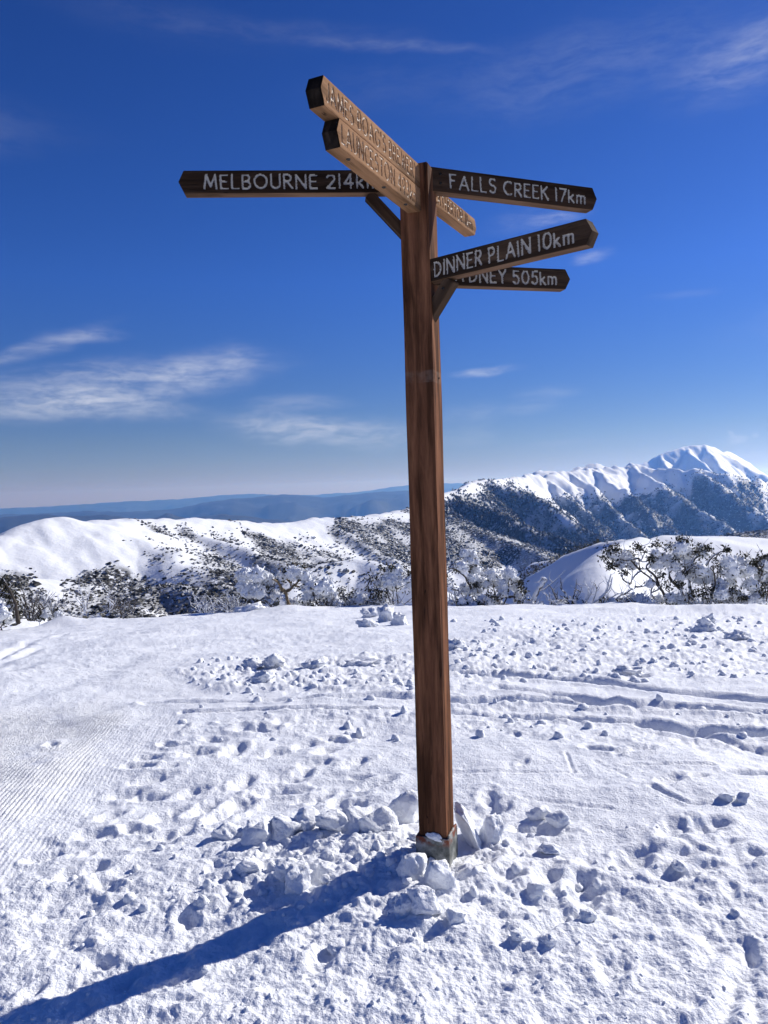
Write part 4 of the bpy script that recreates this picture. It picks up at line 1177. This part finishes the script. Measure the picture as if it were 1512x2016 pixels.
def tree(name, label, cat, base, stems, clumps, tufts, seed, Y=TREE_Y, bark=None, r0=0.05, twigs=24, twig_len=(0.15, 0.4), group='snow gums along the edge of the snow field', leaf_n=46, low=True):
    """base px; stems: list of px paths (with optional start radius); clumps / tufts: (px, py, radius px)"""
    g = np.random.default_rng(seed); bark = bark or BARK
    mpp = Y / F_PX
    B = at(base[0], base[1], Y); gz = min(field_z(B[0], B[1]), B[2])
    root = empty(name, (float(B[0]), float(B[1]), float(gz)))
    tag(root, label, cat, group)
    O = np.array([B[0], B[1], gz])
    tp = []; ends = []; twig_parts = []
    foot = np.array([B[0], B[1], gz - 0.25])

    def P3(px, py, dep): return at(px, py, Y + dep)
    paths = []
    for st in stems:
        k = r0
        if isinstance(st[0], (int, float)): k = st[0]; st = st[1:]
        dep = g.normal() * 0.12; dd = g.normal() * 0.25
        pts = [P3(q[0], q[1], dep + dd * i / max(1, len(st) - 1)) for i, q in enumerate(st)]
        paths.append((pts, k))
    cl3 = []
    for (cx, cy, cr) in clumps:
        c = P3(cx, cy, g.normal() * 0.28); cl3.append((c, cr * mpp))
    tf3 = [(P3(a, b, g.normal() * 0.3), r_ * mpp) for a, b, r_ in tufts]
    # limbs that carry the clumps which no drawn stem reaches
    for (c, r_) in cl3 + tf3:
        near = min([np.min(np.linalg.norm(np.array(p) - c, axis=1)) for p, _ in paths] + [9])
        if near > r_ * 0.7:
            cand = [p[-1] for p, _ in paths] + [foot + np.array([g.normal() * 0.15, g.normal() * 0.12, 0.2])]
            below = [q for q in cand if q[2] < c[2] + 0.05 and abs(q[0] - c[0]) < 0.9] or [foot]
            q = min(below, key=lambda w: np.linalg.norm(w - c))
            mid = (q + c) / 2 + np.array([g.normal() * 0.08, g.normal() * 0.08, -0.05 + g.normal() * 0.06])
            paths.append(([q, mid, c], r0 * 0.55))
    for pts, k in paths:
        pts = [np.array(q) for q in pts]
        if pts[0][2] - gz < 0.12: pts = [np.array([pts[0][0], pts[0][1], gz - 0.2])] + pts
        n = 5 * len(pts); Pp = smooth_path(pts, n) + np.cumsum(g.normal(size=(n, 3)) * 0.006, 0)
        tp.append(tube(Pp, k, max(0.008, k * 0.30), 7, g))
        ends.append(Pp)
    for _ in range(twigs):
        Pp = ends[g.integers(len(ends))]; i = g.integers(len(Pp) // 3, len(Pp)); a = Pp[i]
        d = np.array([g.normal() * 0.7, g.normal() * 0.5, abs(g.normal()) * 0.8 + 0.1]); d /= np.linalg.norm(d); L = g.uniform(*twig_len)
        b = a + d * L * 0.5 + g.normal(size=3) * 0.03; c = a + d * L + np.array([0, 0, 0.05]) + g.normal(size=3) * 0.05
        twig_parts.append(tube(smooth_path([a, b, c], 6), g.uniform(0.009, 0.016), 0.005, 5, g))
    V, Fc = join(tp); obj('trunk', np_mesh('trunk', V - O, Fc), bark, root)
    if twig_parts:
        V, Fc = join(twig_parts); obj('twigs', np_mesh('twigs', V - O, Fc), bark if g.random() < 0.5 else BARK_RIME, root)['kind'] = 'stuff'
    for c, r_ in cl3:
        V, Fc = clump(c, r_ * 1.32, g); obj('snow_clump', np_mesh('snow_clump', V - O, Fc), SNOW_CLUMP, root)
    lf = [tuft(c, r_ * 1.5, g, leaf_n) for c, r_ in tf3]
    for c, r_ in cl3: lf.append(tuft(c + np.array([0, 0, -0.2 * r_]), r_ * 1.7, g, 16))
    if lf:
        V, Fc = join(lf); obj('crown', np_mesh('crown', V - O, Fc, False), LEAF, root)['kind'] = 'stuff'
    return root


tree('snow_gum', 'snow-laden gum left of the twisted tan trunk', 'tree', (525, 1199), [(0.045, (540, 1199), (520, 1178), (500, 1166), (490, 1150))],
     [(483, 1132, 15), (507, 1131, 15), (524, 1143, 15), (490, 1160, 19), (510, 1165, 14), (544, 1173, 10), (478, 1150, 12)], [(508, 1182, 8), (530, 1156, 7), (480, 1175, 8)], 1)
tree('snow_gum', 'gum with bare twisted tan trunk holding snow on its forked limbs', 'tree', (567, 1197), [(0.085, (569, 1197), (565, 1180), (563, 1164)), (0.06, (564, 1166), (556, 1157), (549, 1145), (538, 1140)),
     (0.055, (563, 1165), (573, 1157), (571, 1146), (565, 1139)), (0.055, (566, 1163), (577, 1156), (588, 1147), (590, 1138)), (0.03, (580, 1154), (592, 1154), (604, 1152))],
     [(557, 1134, 9), (577, 1129, 14), (600, 1134, 12), (588, 1127, 9)], [(580, 1114, 10), (596, 1118, 7), (562, 1122, 6)], 2, bark=BARK_TAN, twigs=12)
tree('snow_gum', 'low gum under heavy rime just right of the twisted trunk', 'tree', (628, 1199), [(0.04, (630, 1199), (620, 1178), (612, 1158)), (0.04, (632, 1199), (640, 1178), (640, 1160))],
     [(612, 1155, 15), (607, 1174, 12), (639, 1157, 16), (628, 1170, 11), (655, 1178, 12), (622, 1141, 8), (648, 1146, 8)], [(668, 1176, 8), (648, 1186, 7)], 3)
tree('snow_shrub', 'low dark-leaved shrub with snow between the rimed gum and the tall clump', 'shrub', (690, 1200), [(0.03, (690, 1200), (680, 1180), (672, 1163)), (0.03, (690, 1200), (700, 1186), (712, 1176)), (0.025, (670, 1200), (690, 1190), (722, 1184))],
     [(708, 1178, 11), (690, 1188, 10), (665, 1190, 9), (722, 1190, 9)], [(672, 1161, 9), (692, 1170, 9), (684, 1176, 7), (736, 1176, 8), (745, 1166, 7)], 4, twigs=40, group='shrubs along the edge')
tree('snow_gum', 'gum with one tall white clump right behind the signpost on its left', 'tree', (782, 1198), [(0.035, (784, 1198), (783, 1175), (780, 1155)), (0.03, (775, 1198), (776, 1172), (774, 1150)), (0.03, (760, 1198), (750, 1170), (738, 1146))],
     [(778, 1128, 15), (772, 1144, 16), (780, 1153, 12), (746, 1150, 9), (764, 1136, 9), (812, 1148, 14), (842, 1160, 14)], [(732, 1140, 12), (754, 1120, 10), (768, 1116, 8), (760, 1166, 8), (728, 1158, 8), (745, 1182, 8), (806, 1130, 9)], 5, twigs=30)
tree('snow_gum', 'tall rimed gum with dark leaning stem right of the signpost', 'tree', (918, 1200), [(0.06, (916, 1200), (922, 1180), (928, 1160), (931, 1135)), (0.035, (928, 1160), (916, 1136), (900, 1122), (884, 1118)), (0.03, (900, 1200), (893, 1172), (888, 1150), (880, 1135)), (0.03, (890, 1160), (905, 1165), (916, 1178))],
     [(916, 1090, 9), (930, 1093, 9), (924, 1106, 10), (939, 1107, 6), (909, 1116, 11), (937, 1124, 11), (930, 1140, 10), (916, 1160, 12), (938, 1164, 11), (950, 1146, 11), (888, 1190, 8)], [(898, 1120, 7), (905, 1190, 8), (938, 1150, 6), (925, 1116, 6)], 6, twigs=34)
tree('snow_gum', 'wide rimed gum between the dark leaning stem and the bent white stem', 'tree', (985, 1200), [(0.045, (985, 1200), (978, 1175), (970, 1150)), (0.04, (1010, 1200), (1013, 1178), (1003, 1174), (990, 1176)), (0.035, (986, 1200), (1000, 1168), (1004, 1140))],
     [(968, 1132, 13), (974, 1146, 14), (992, 1153, 13), (1003, 1130, 12), (1012, 1142, 10), (1016, 1156, 11), (1022, 1174, 10), (990, 1168, 9), (958, 1152, 8), (980, 1188, 9), (1030, 1188, 9)], [(962, 1172, 11), (975, 1174, 9), (1030, 1160, 7), (944, 1190, 8), (1024, 1146, 6)], 7, twigs=30)
tree('bare_tree', 'thick bent stem coated white with rime, hooked at its top', 'dead tree', (1045, 1201), [(0.085, (1045, 1201), (1050, 1180), (1056, 1162), (1066, 1149), (1073, 1141), (1067, 1136), (1060, 1143)), (0.03, (1056, 1166), (1072, 1159), (1094, 1143), (1113, 1124)), (0.035, (1090, 1194), (1082, 1174), (1075, 1162)), (0.025, (1066, 1150), (1070, 1158))],
     [], [(1038, 1188, 8)], 8, bark=BARK_RIME, twigs=10, group='bare stems along the edge')
tree('bare_shrub', 'bare shrub with upright dark stems in front of the blue hollow', 'shrub', (1125, 1200), [(0.03, (1125, 1200), (1128, 1178), (1134, 1160), (1136, 1142)), (0.028, (1122, 1198), (1116, 1172), (1107, 1162), (1107, 1150)), (0.022, (1110, 1198), (1100, 1180), (1100, 1162)), (0.022, (1128, 1190), (1140, 1170), (1146, 1156)), (0.025, (1098, 1198), (1094, 1176), (1088, 1162)), (0.02, (1136, 1198), (1134, 1180), (1136, 1168)), (0.02, (1108, 1196), (1088, 1184), (1076, 1182))],
     [(1108, 1190, 9), (1122, 1194, 9), (1092, 1192, 9)], [(1108, 1182, 8), (1128, 1184, 8)], 9, twigs=30, group='bare stems along the edge')
tree('bare_shrub', 'bare white-tipped shrub leaning right, beside the upright dark stems', 'shrub', (1160, 1201), [(0.04, (1156, 1201), (1170, 1184), (1186, 1170), (1196, 1150), (1202, 1128)), (0.03, (1180, 1178), (1200, 1160), (1206, 1138)), (0.028, (1150, 1200), (1154, 1182), (1162, 1164), (1152, 1156), (1146, 1152)), (0.025, (1158, 1172), (1156, 1156), (1152, 1144)), (0.025, (1165, 1188), (1172, 1166), (1178, 1154)), (0.03, (1164, 1201), (1178, 1192), (1194, 1180), (1212, 1170), (1224, 1164))],
     [(1148, 1194, 8), (1176, 1194, 9)], [(1190, 1190, 6)], 10, twigs=30, bark=BARK_RIME, group='bare stems along the edge')
tree('snow_gum', 'broad open gum with dark leaf tufts and leaning log on the right', 'tree', (1296, 1200), [(0.085, (1308, 1199), (1296, 1186), (1281, 1168)), (0.045, (1316, 1190), (1304, 1164), (1282, 1140), (1262, 1124), (1258, 1100)), (0.03, (1262, 1124), (1248, 1138), (1240, 1150)), (0.04, (1300, 1160), (1290, 1134), (1272, 1116), (1292, 1100), (1312, 1086)), (0.03, (1228, 1170), (1240, 1160), (1250, 1155)), (0.03, (1205, 1186), (1222, 1170), (1244, 1164)), (0.03, (1262, 1124), (1244, 1104), (1224, 1086))],
     [(1208, 1092, 11), (1227, 1098, 13), (1245, 1113, 11), (1222, 1112, 9), (1292, 1112, 11), (1308, 1104, 14), (1258, 1184, 15), (1276, 1190, 12), (1244, 1190, 12), (1290, 1090, 8), (1280, 1150, 8)],
     [(1198, 1080, 11), (1192, 1098, 11), (1202, 1112, 8), (1214, 1078, 10), (1214, 1104, 9), (1240, 1086, 12), (1266, 1084, 11), (1256, 1074, 6), (1292, 1070, 8), (1318, 1073, 11), (1230, 1124, 8), (1300, 1130, 10), (1222, 1188, 13), (1236, 1184, 11), (1280, 1098, 8), (1312, 1150, 9)], 11, twigs=50, r0=0.05, leaf_n=60)
tree('snow_gum', 'tall gum with forked black trunk and a snow cap at its top', 'tree', (1350, 1199), [(0.075, (1350, 1199), (1345, 1178), (1340, 1160), (1328, 1146)), (0.07, (1352, 1190), (1358, 1168), (1356, 1146), (1352, 1128)), (0.05, (1340, 1160), (1318, 1140), (1320, 1122), (1340, 1110)), (0.04, (1358, 1170), (1370, 1186), (1385, 1196)), (0.04, (1352, 1130), (1366, 1104), (1380, 1094), (1396, 1086)), (0.04, (1340, 1196), (1326, 1176), (1312, 1160)), (0.03, (1352, 1130), (1346, 1104), (1343, 1080))],
     [(1342, 1080, 13), (1350, 1090, 13), (1336, 1094, 11), (1382, 1090, 10), (1330, 1116, 11), (1354, 1112, 10), (1362, 1132, 12), (1340, 1136, 9), (1320, 1178, 10), (1336, 1182, 11), (1348, 1194, 9)],
     [(1342, 1063, 9), (1350, 1064, 7), (1372, 1086, 9), (1380, 1076, 8), (1392, 1078, 7), (1366, 1112, 10), (1352, 1124, 8), (1376, 1118, 9), (1368, 1166, 12), (1382, 1172, 10), (1340, 1150, 8), (1326, 1104, 8)], 12, twigs=46, r0=0.05, leaf_n=60)
tree('snow_gum', 'dense gum with big hanging snow plates near the right edge', 'tree', (1420, 1197), [(0.05, (1398, 1197), (1400, 1172), (1406, 1146), (1402, 1112)), (0.05, (1408, 1197), (1412, 1168), (1410, 1140), (1420, 1112)), (0.035, (1385, 1120), (1398, 1098), (1416, 1086), (1432, 1084)), (0.04, (1458, 1160), (1462, 1148), (1476, 1140))],
     [(1380, 1124, 13), (1390, 1136, 14), (1378, 1142, 10), (1436, 1108, 14), (1440, 1124, 17), (1458, 1110, 12), (1462, 1126, 12), (1477, 1123, 10), (1418, 1152, 12), (1420, 1170, 12), (1438, 1146, 10), (1446, 1170, 11), (1456, 1182, 12), (1430, 1186, 10), (1392, 1186, 9)],
     [(1408, 1098, 12), (1412, 1116, 12), (1408, 1136, 10), (1410, 1160, 11), (1412, 1182, 12), (1442, 1160, 10), (1436, 1176, 9), (1464, 1096, 9), (1430, 1082, 7), (1396, 1164, 12)], 13, twigs=40, leaf_n=60)
tree('snow_gum', 'gum cut by the right edge of the view, grey leaves under rime', 'tree', (1496, 1196), [(0.04, (1490, 1196), (1488, 1168), (1496, 1140), (1504, 1112)), (0.04, (1505, 1196), (1512, 1160), (1516, 1120))],
     [(1480, 1152, 13), (1486, 1166, 10), (1504, 1112, 12), (1498, 1134, 11), (1514, 1142, 12), (1492, 1182, 13), (1512, 1180, 14), (1474, 1186, 11), (1530, 1130, 16), (1535, 1165, 16)],
     [(1500, 1098, 10), (1512, 1096, 9), (1494, 1120, 10), (1506, 1148, 10), (1500, 1164, 10), (1486, 1106, 6)], 14, twigs=36, leaf_n=60)
tree('snow_gum', 'olive-leaved gum with a snowy flank at the left edge', 'tree', (8, 1232), [(0.06, (36, 1228), (30, 1195), (18, 1165), (6, 1145)), (0.04, (-5, 1232), (0, 1200), (-4, 1170)), (0.03, (38, 1226), (34, 1204), (22, 1190))],
     [(2, 1206, 15), (16, 1216, 13), (-8, 1190, 14), (4, 1180, 9), (22, 1200, 8), (-20, 1215, 16)], [(8, 1142, 11), (14, 1154, 12), (20, 1166, 12), (24, 1178, 11), (30, 1192, 9), (2, 1158, 12), (12, 1172, 10), (34, 1206, 7), (-6, 1150, 12)], 15, Y=20.5, twigs=30, leaf_n=80)


def bare(label, base, spread, height, n, seed, Y=TREE_Y, r=0.018, bark=None, twigs=40, name='bare_shrub'):
    """many thin rimed stems fanning out of one foot"""
    g = np.random.default_rng(seed); st = []
    for k in range(n):
        u = -1 + 2 * (k + 0.5) / n + g.normal() * 0.12
        x1 = base[0] + spread * u; y1 = base[1] - height * g.uniform(0.5, 1.0) * (1 - 0.35 * abs(u))
        xm = base[0] + spread * u * 0.45 + g.normal() * 4; ym = base[1] - (base[1] - y1) * 0.55 + g.normal() * 3
        st.append((r * g.uniform(0.7, 1.4), (base[0] + spread * 0.18 * u, base[1]), (xm, ym), (x1, y1)))
    return tree(name, label, 'shrub', base, st, [], [], seed, Y, bark or BARK_RIME, r, twigs, (0.12, 0.45), 'bare stems along the edge')


bare('tangle of thin grey stems beside the tree at the left edge', (62, 1222), 36, 52, 13, 31, 21.5, 0.016, BARK, 60)
bare('white bare stems behind the left snow mound, on its left end', (100, 1214), 28, 42, 9, 32, 22.5, 0.018)
bare('pair of white forked stems behind the top of the left snow mound', (166, 1208), 22, 52, 5, 33, 23.0, 0.026, None, 16)
bare('single white stem rising right of the left snow mound', (217, 1206), 10, 44, 3, 34, 23.2, 0.026, None, 10)
bare('low dark twigs at the right foot of the left snow mound', (240, 1212), 30, 26, 9, 35, 23.2, 0.013, BARK, 40)
bare('pale tangle of twigs left of the snow-laden gum, by the drift', (452, 1206), 36, 34, 14, 36, 23.2, 0.014, None, 60)
bare('thin pale twigs standing alone in the gap left of the drift', (405, 1210), 26, 28, 10, 37, 23.5, 0.012, None, 40)
bare('dark twigs and stems at the foot of the low shrub', (648, 1203), 36, 26, 12, 38, 22.4, 0.013, BARK, 50)
bare('thin stems close to the left side of the signpost', (762, 1202), 34, 34, 12, 39, 22.6, 0.013, None, 50)
bare('thin pale stems hard against the right side of the signpost', (893, 1203), 22, 56, 9, 40, 23.0, 0.014, None, 30)
bare('thin stems under the wide rimed gum', (960, 1202), 40, 24, 12, 41, 22.4, 0.013, BARK, 50)
bare('dark twigs under the broad open gum', (1262, 1204), 50, 42, 14, 42, 22.6, 0.014, BARK, 60)
bare('stems under the dense gum near the right edge', (1420, 1202), 50, 40, 14, 43, 22.6, 0.015, BARK, 60)

def rime_shrub(label, base, spread, height, n, seed, Y=TREE_Y):
    g = np.random.default_rng(seed); cl, tf, st = [], [], []
    for k in range(n):
        u = -1 + 2 * (k + 0.5) / n + g.normal() * 0.1
        cl.append((base[0] + spread * u, base[1] - 4 - height * g.uniform(0.15, 1.0) * (1 - 0.4 * u * u), g.uniform(5, 9)))
        if g.random() < 0.6: tf.append((base[0] + spread * u + g.normal() * 5, base[1] - height * g.uniform(0.2, 0.9), g.uniform(4, 7)))
        if k % 2 == 0: st.append((0.022, (base[0] + spread * u * 0.4, base[1]), (base[0] + spread * u * 0.8, base[1] - height * 0.4), cl[-1][:2]))
    tree('snow_shrub', label, 'shrub', base, st, cl, tf, seed, Y, BARK_RIME, 0.022, 30, (0.1, 0.3), 'shrubs along the edge', 30)


rime_shrub('low rime-covered shrub at the foot of the twisted tan trunk', (592, 1203), 26, 22, 8, 61, 23.4)
rime_shrub('low rime-covered shrub between the two dark twiggy patches left of the signpost', (672, 1202), 34, 26, 10, 62, 23.6)
rime_shrub('low rimed shrub right behind the group of far snow blocks', (738, 1202), 30, 30, 9, 63, 23.4)
rime_shrub('low rimed shrub at the foot of the dark leaning stem', (930, 1203), 34, 28, 10, 64, 22.4)
rime_shrub('low rimed shrub at the foot of the bent white stem', (1042, 1204), 26, 24, 8, 65, 22.4)
rime_shrub('low rimed shrub among the bare upright stems', (1118, 1204), 36, 18, 9, 66, 22.3)
rime_shrub('low rimed shrub in the shade left of the broad open gum', (1212, 1204), 34, 28, 10, 67, 22.6)
rime_shrub('low rimed shrub under the tall forked gum', (1330, 1203), 44, 28, 12, 68, 23.4)
rime_shrub('low rimed shrub under the gum at the right edge', (1472, 1200), 44, 32, 12, 69, 22.6)
rime_shrub('low rimed shrub right of the tree at the left edge', (84, 1222), 34, 26, 8, 70, 22.0)

# dark scrub along the left rim of the knoll
def build_knoll_scrub():
    g = np.random.default_rng(55); ORD = 'first second third fourth fifth sixth seventh eighth ninth tenth eleventh twelfth thirteenth fourteenth fifteenth sixteenth seventeenth'.split()
    pts = [(1000, 1152), (1012, 1150), (1026, 1146), (1040, 1138), (1052, 1130), (1064, 1122), (1076, 1116), (1090, 1108), (1102, 1102), (1116, 1096), (1130, 1091), (1144, 1086), (1160, 1080), (1176, 1075), (990, 1156), (1034, 1128), (1050, 1118)]; pts.sort()
    for k, (px, py) in enumerate(pts):
        Y = float(np.interp(px, [990, 1065, 1120, 1180], [103, 99, 94, 87])); r = float(np.interp(px, [990, 1180], [1.1, 0.5]))
        P = at(px, py, Y); z = float(terrain_z(np.array([P[0]]), np.array([P[1]]))[0])
        O = np.array([P[0], P[1], z]); root = empty('scrub_bush', tuple(float(q) for q in O))
        tag(root, 'small dark scrub bush on the snow knoll rim, %s from its lower left end' % ORD[k], 'bush', 'scrub along the rim of the knoll')
        c = np.array([P[0], P[1], max(P[2], z + 0.3)])
        parts = []
        for _ in range(110):
            d = g.normal(size=3) * np.array([0.5, 0.4, 0.35]) * r; q = c + d
            a = g.normal(size=3); a /= np.linalg.norm(a); b = np.cross(a, g.normal(size=3)); b /= np.linalg.norm(b) + 1e-9
            s = g.uniform(0.08, 0.2); parts.append((np.array([q, q + a * s + b * s * 0.4, q + a * s * 2, q + a * s - b * s * 0.4]), np.array([[0, 1, 2], [0, 2, 3]])))
        V, Fc = join(parts); obj('crown', np_mesh('crown', V - O, Fc, False), LEAF, root)['kind'] = 'stuff'
        st = [tube(smooth_path([O + [g.normal() * 0.1, 0, -0.2], (O + c) / 2 + g.normal(size=3) * 0.1, c + g.normal(size=3) * 0.25], 6), 0.05, 0.02, 5, g) for _ in range(4)]
        V, Fc = join(st); obj('trunk', np_mesh('trunk', V - O, Fc), BARK, root)


build_knoll_scrub()

# ------------------------------------------------------------------ air
def build_haze():
    bm = bmesh.new(); bmesh.ops.create_cube(bm, size=1)
    bmesh.ops.scale(bm, vec=(76000, 76000, 7800), verts=bm.verts); bmesh.ops.translate(bm, vec=(0, 0, 310 - 3900), verts=bm.verts)
    me = bpy.data.meshes.new('haze'); bm.to_mesh(me); bm.free()
    m = bpy.data.materials.new('haze_air'); m.use_nodes = True; N = m.node_tree.nodes; N.clear()
    out = N.new('ShaderNodeOutputMaterial'); v = N.new('ShaderNodeVolumePrincipled')
    v.inputs['Color'].default_value = (0.17, 0.41, 1.0, 1); v.inputs['Absorption Color'].default_value = (1, 1, 1, 1); v.inputs['Density'].default_value = 5.6e-5; v.inputs['Anisotropy'].default_value = 0.5
    m.node_tree.links.new(v.outputs[0], out.inputs['Volume'])
    tag(obj('haze', me, m), 'thin blue air over the far ranges', 'haze', kind='stuff')


build_haze()
print('tris', sum(len(o.data.loops) - 2 * len(o.data.polygons) for o in S.objects if o.type == 'MESH'))
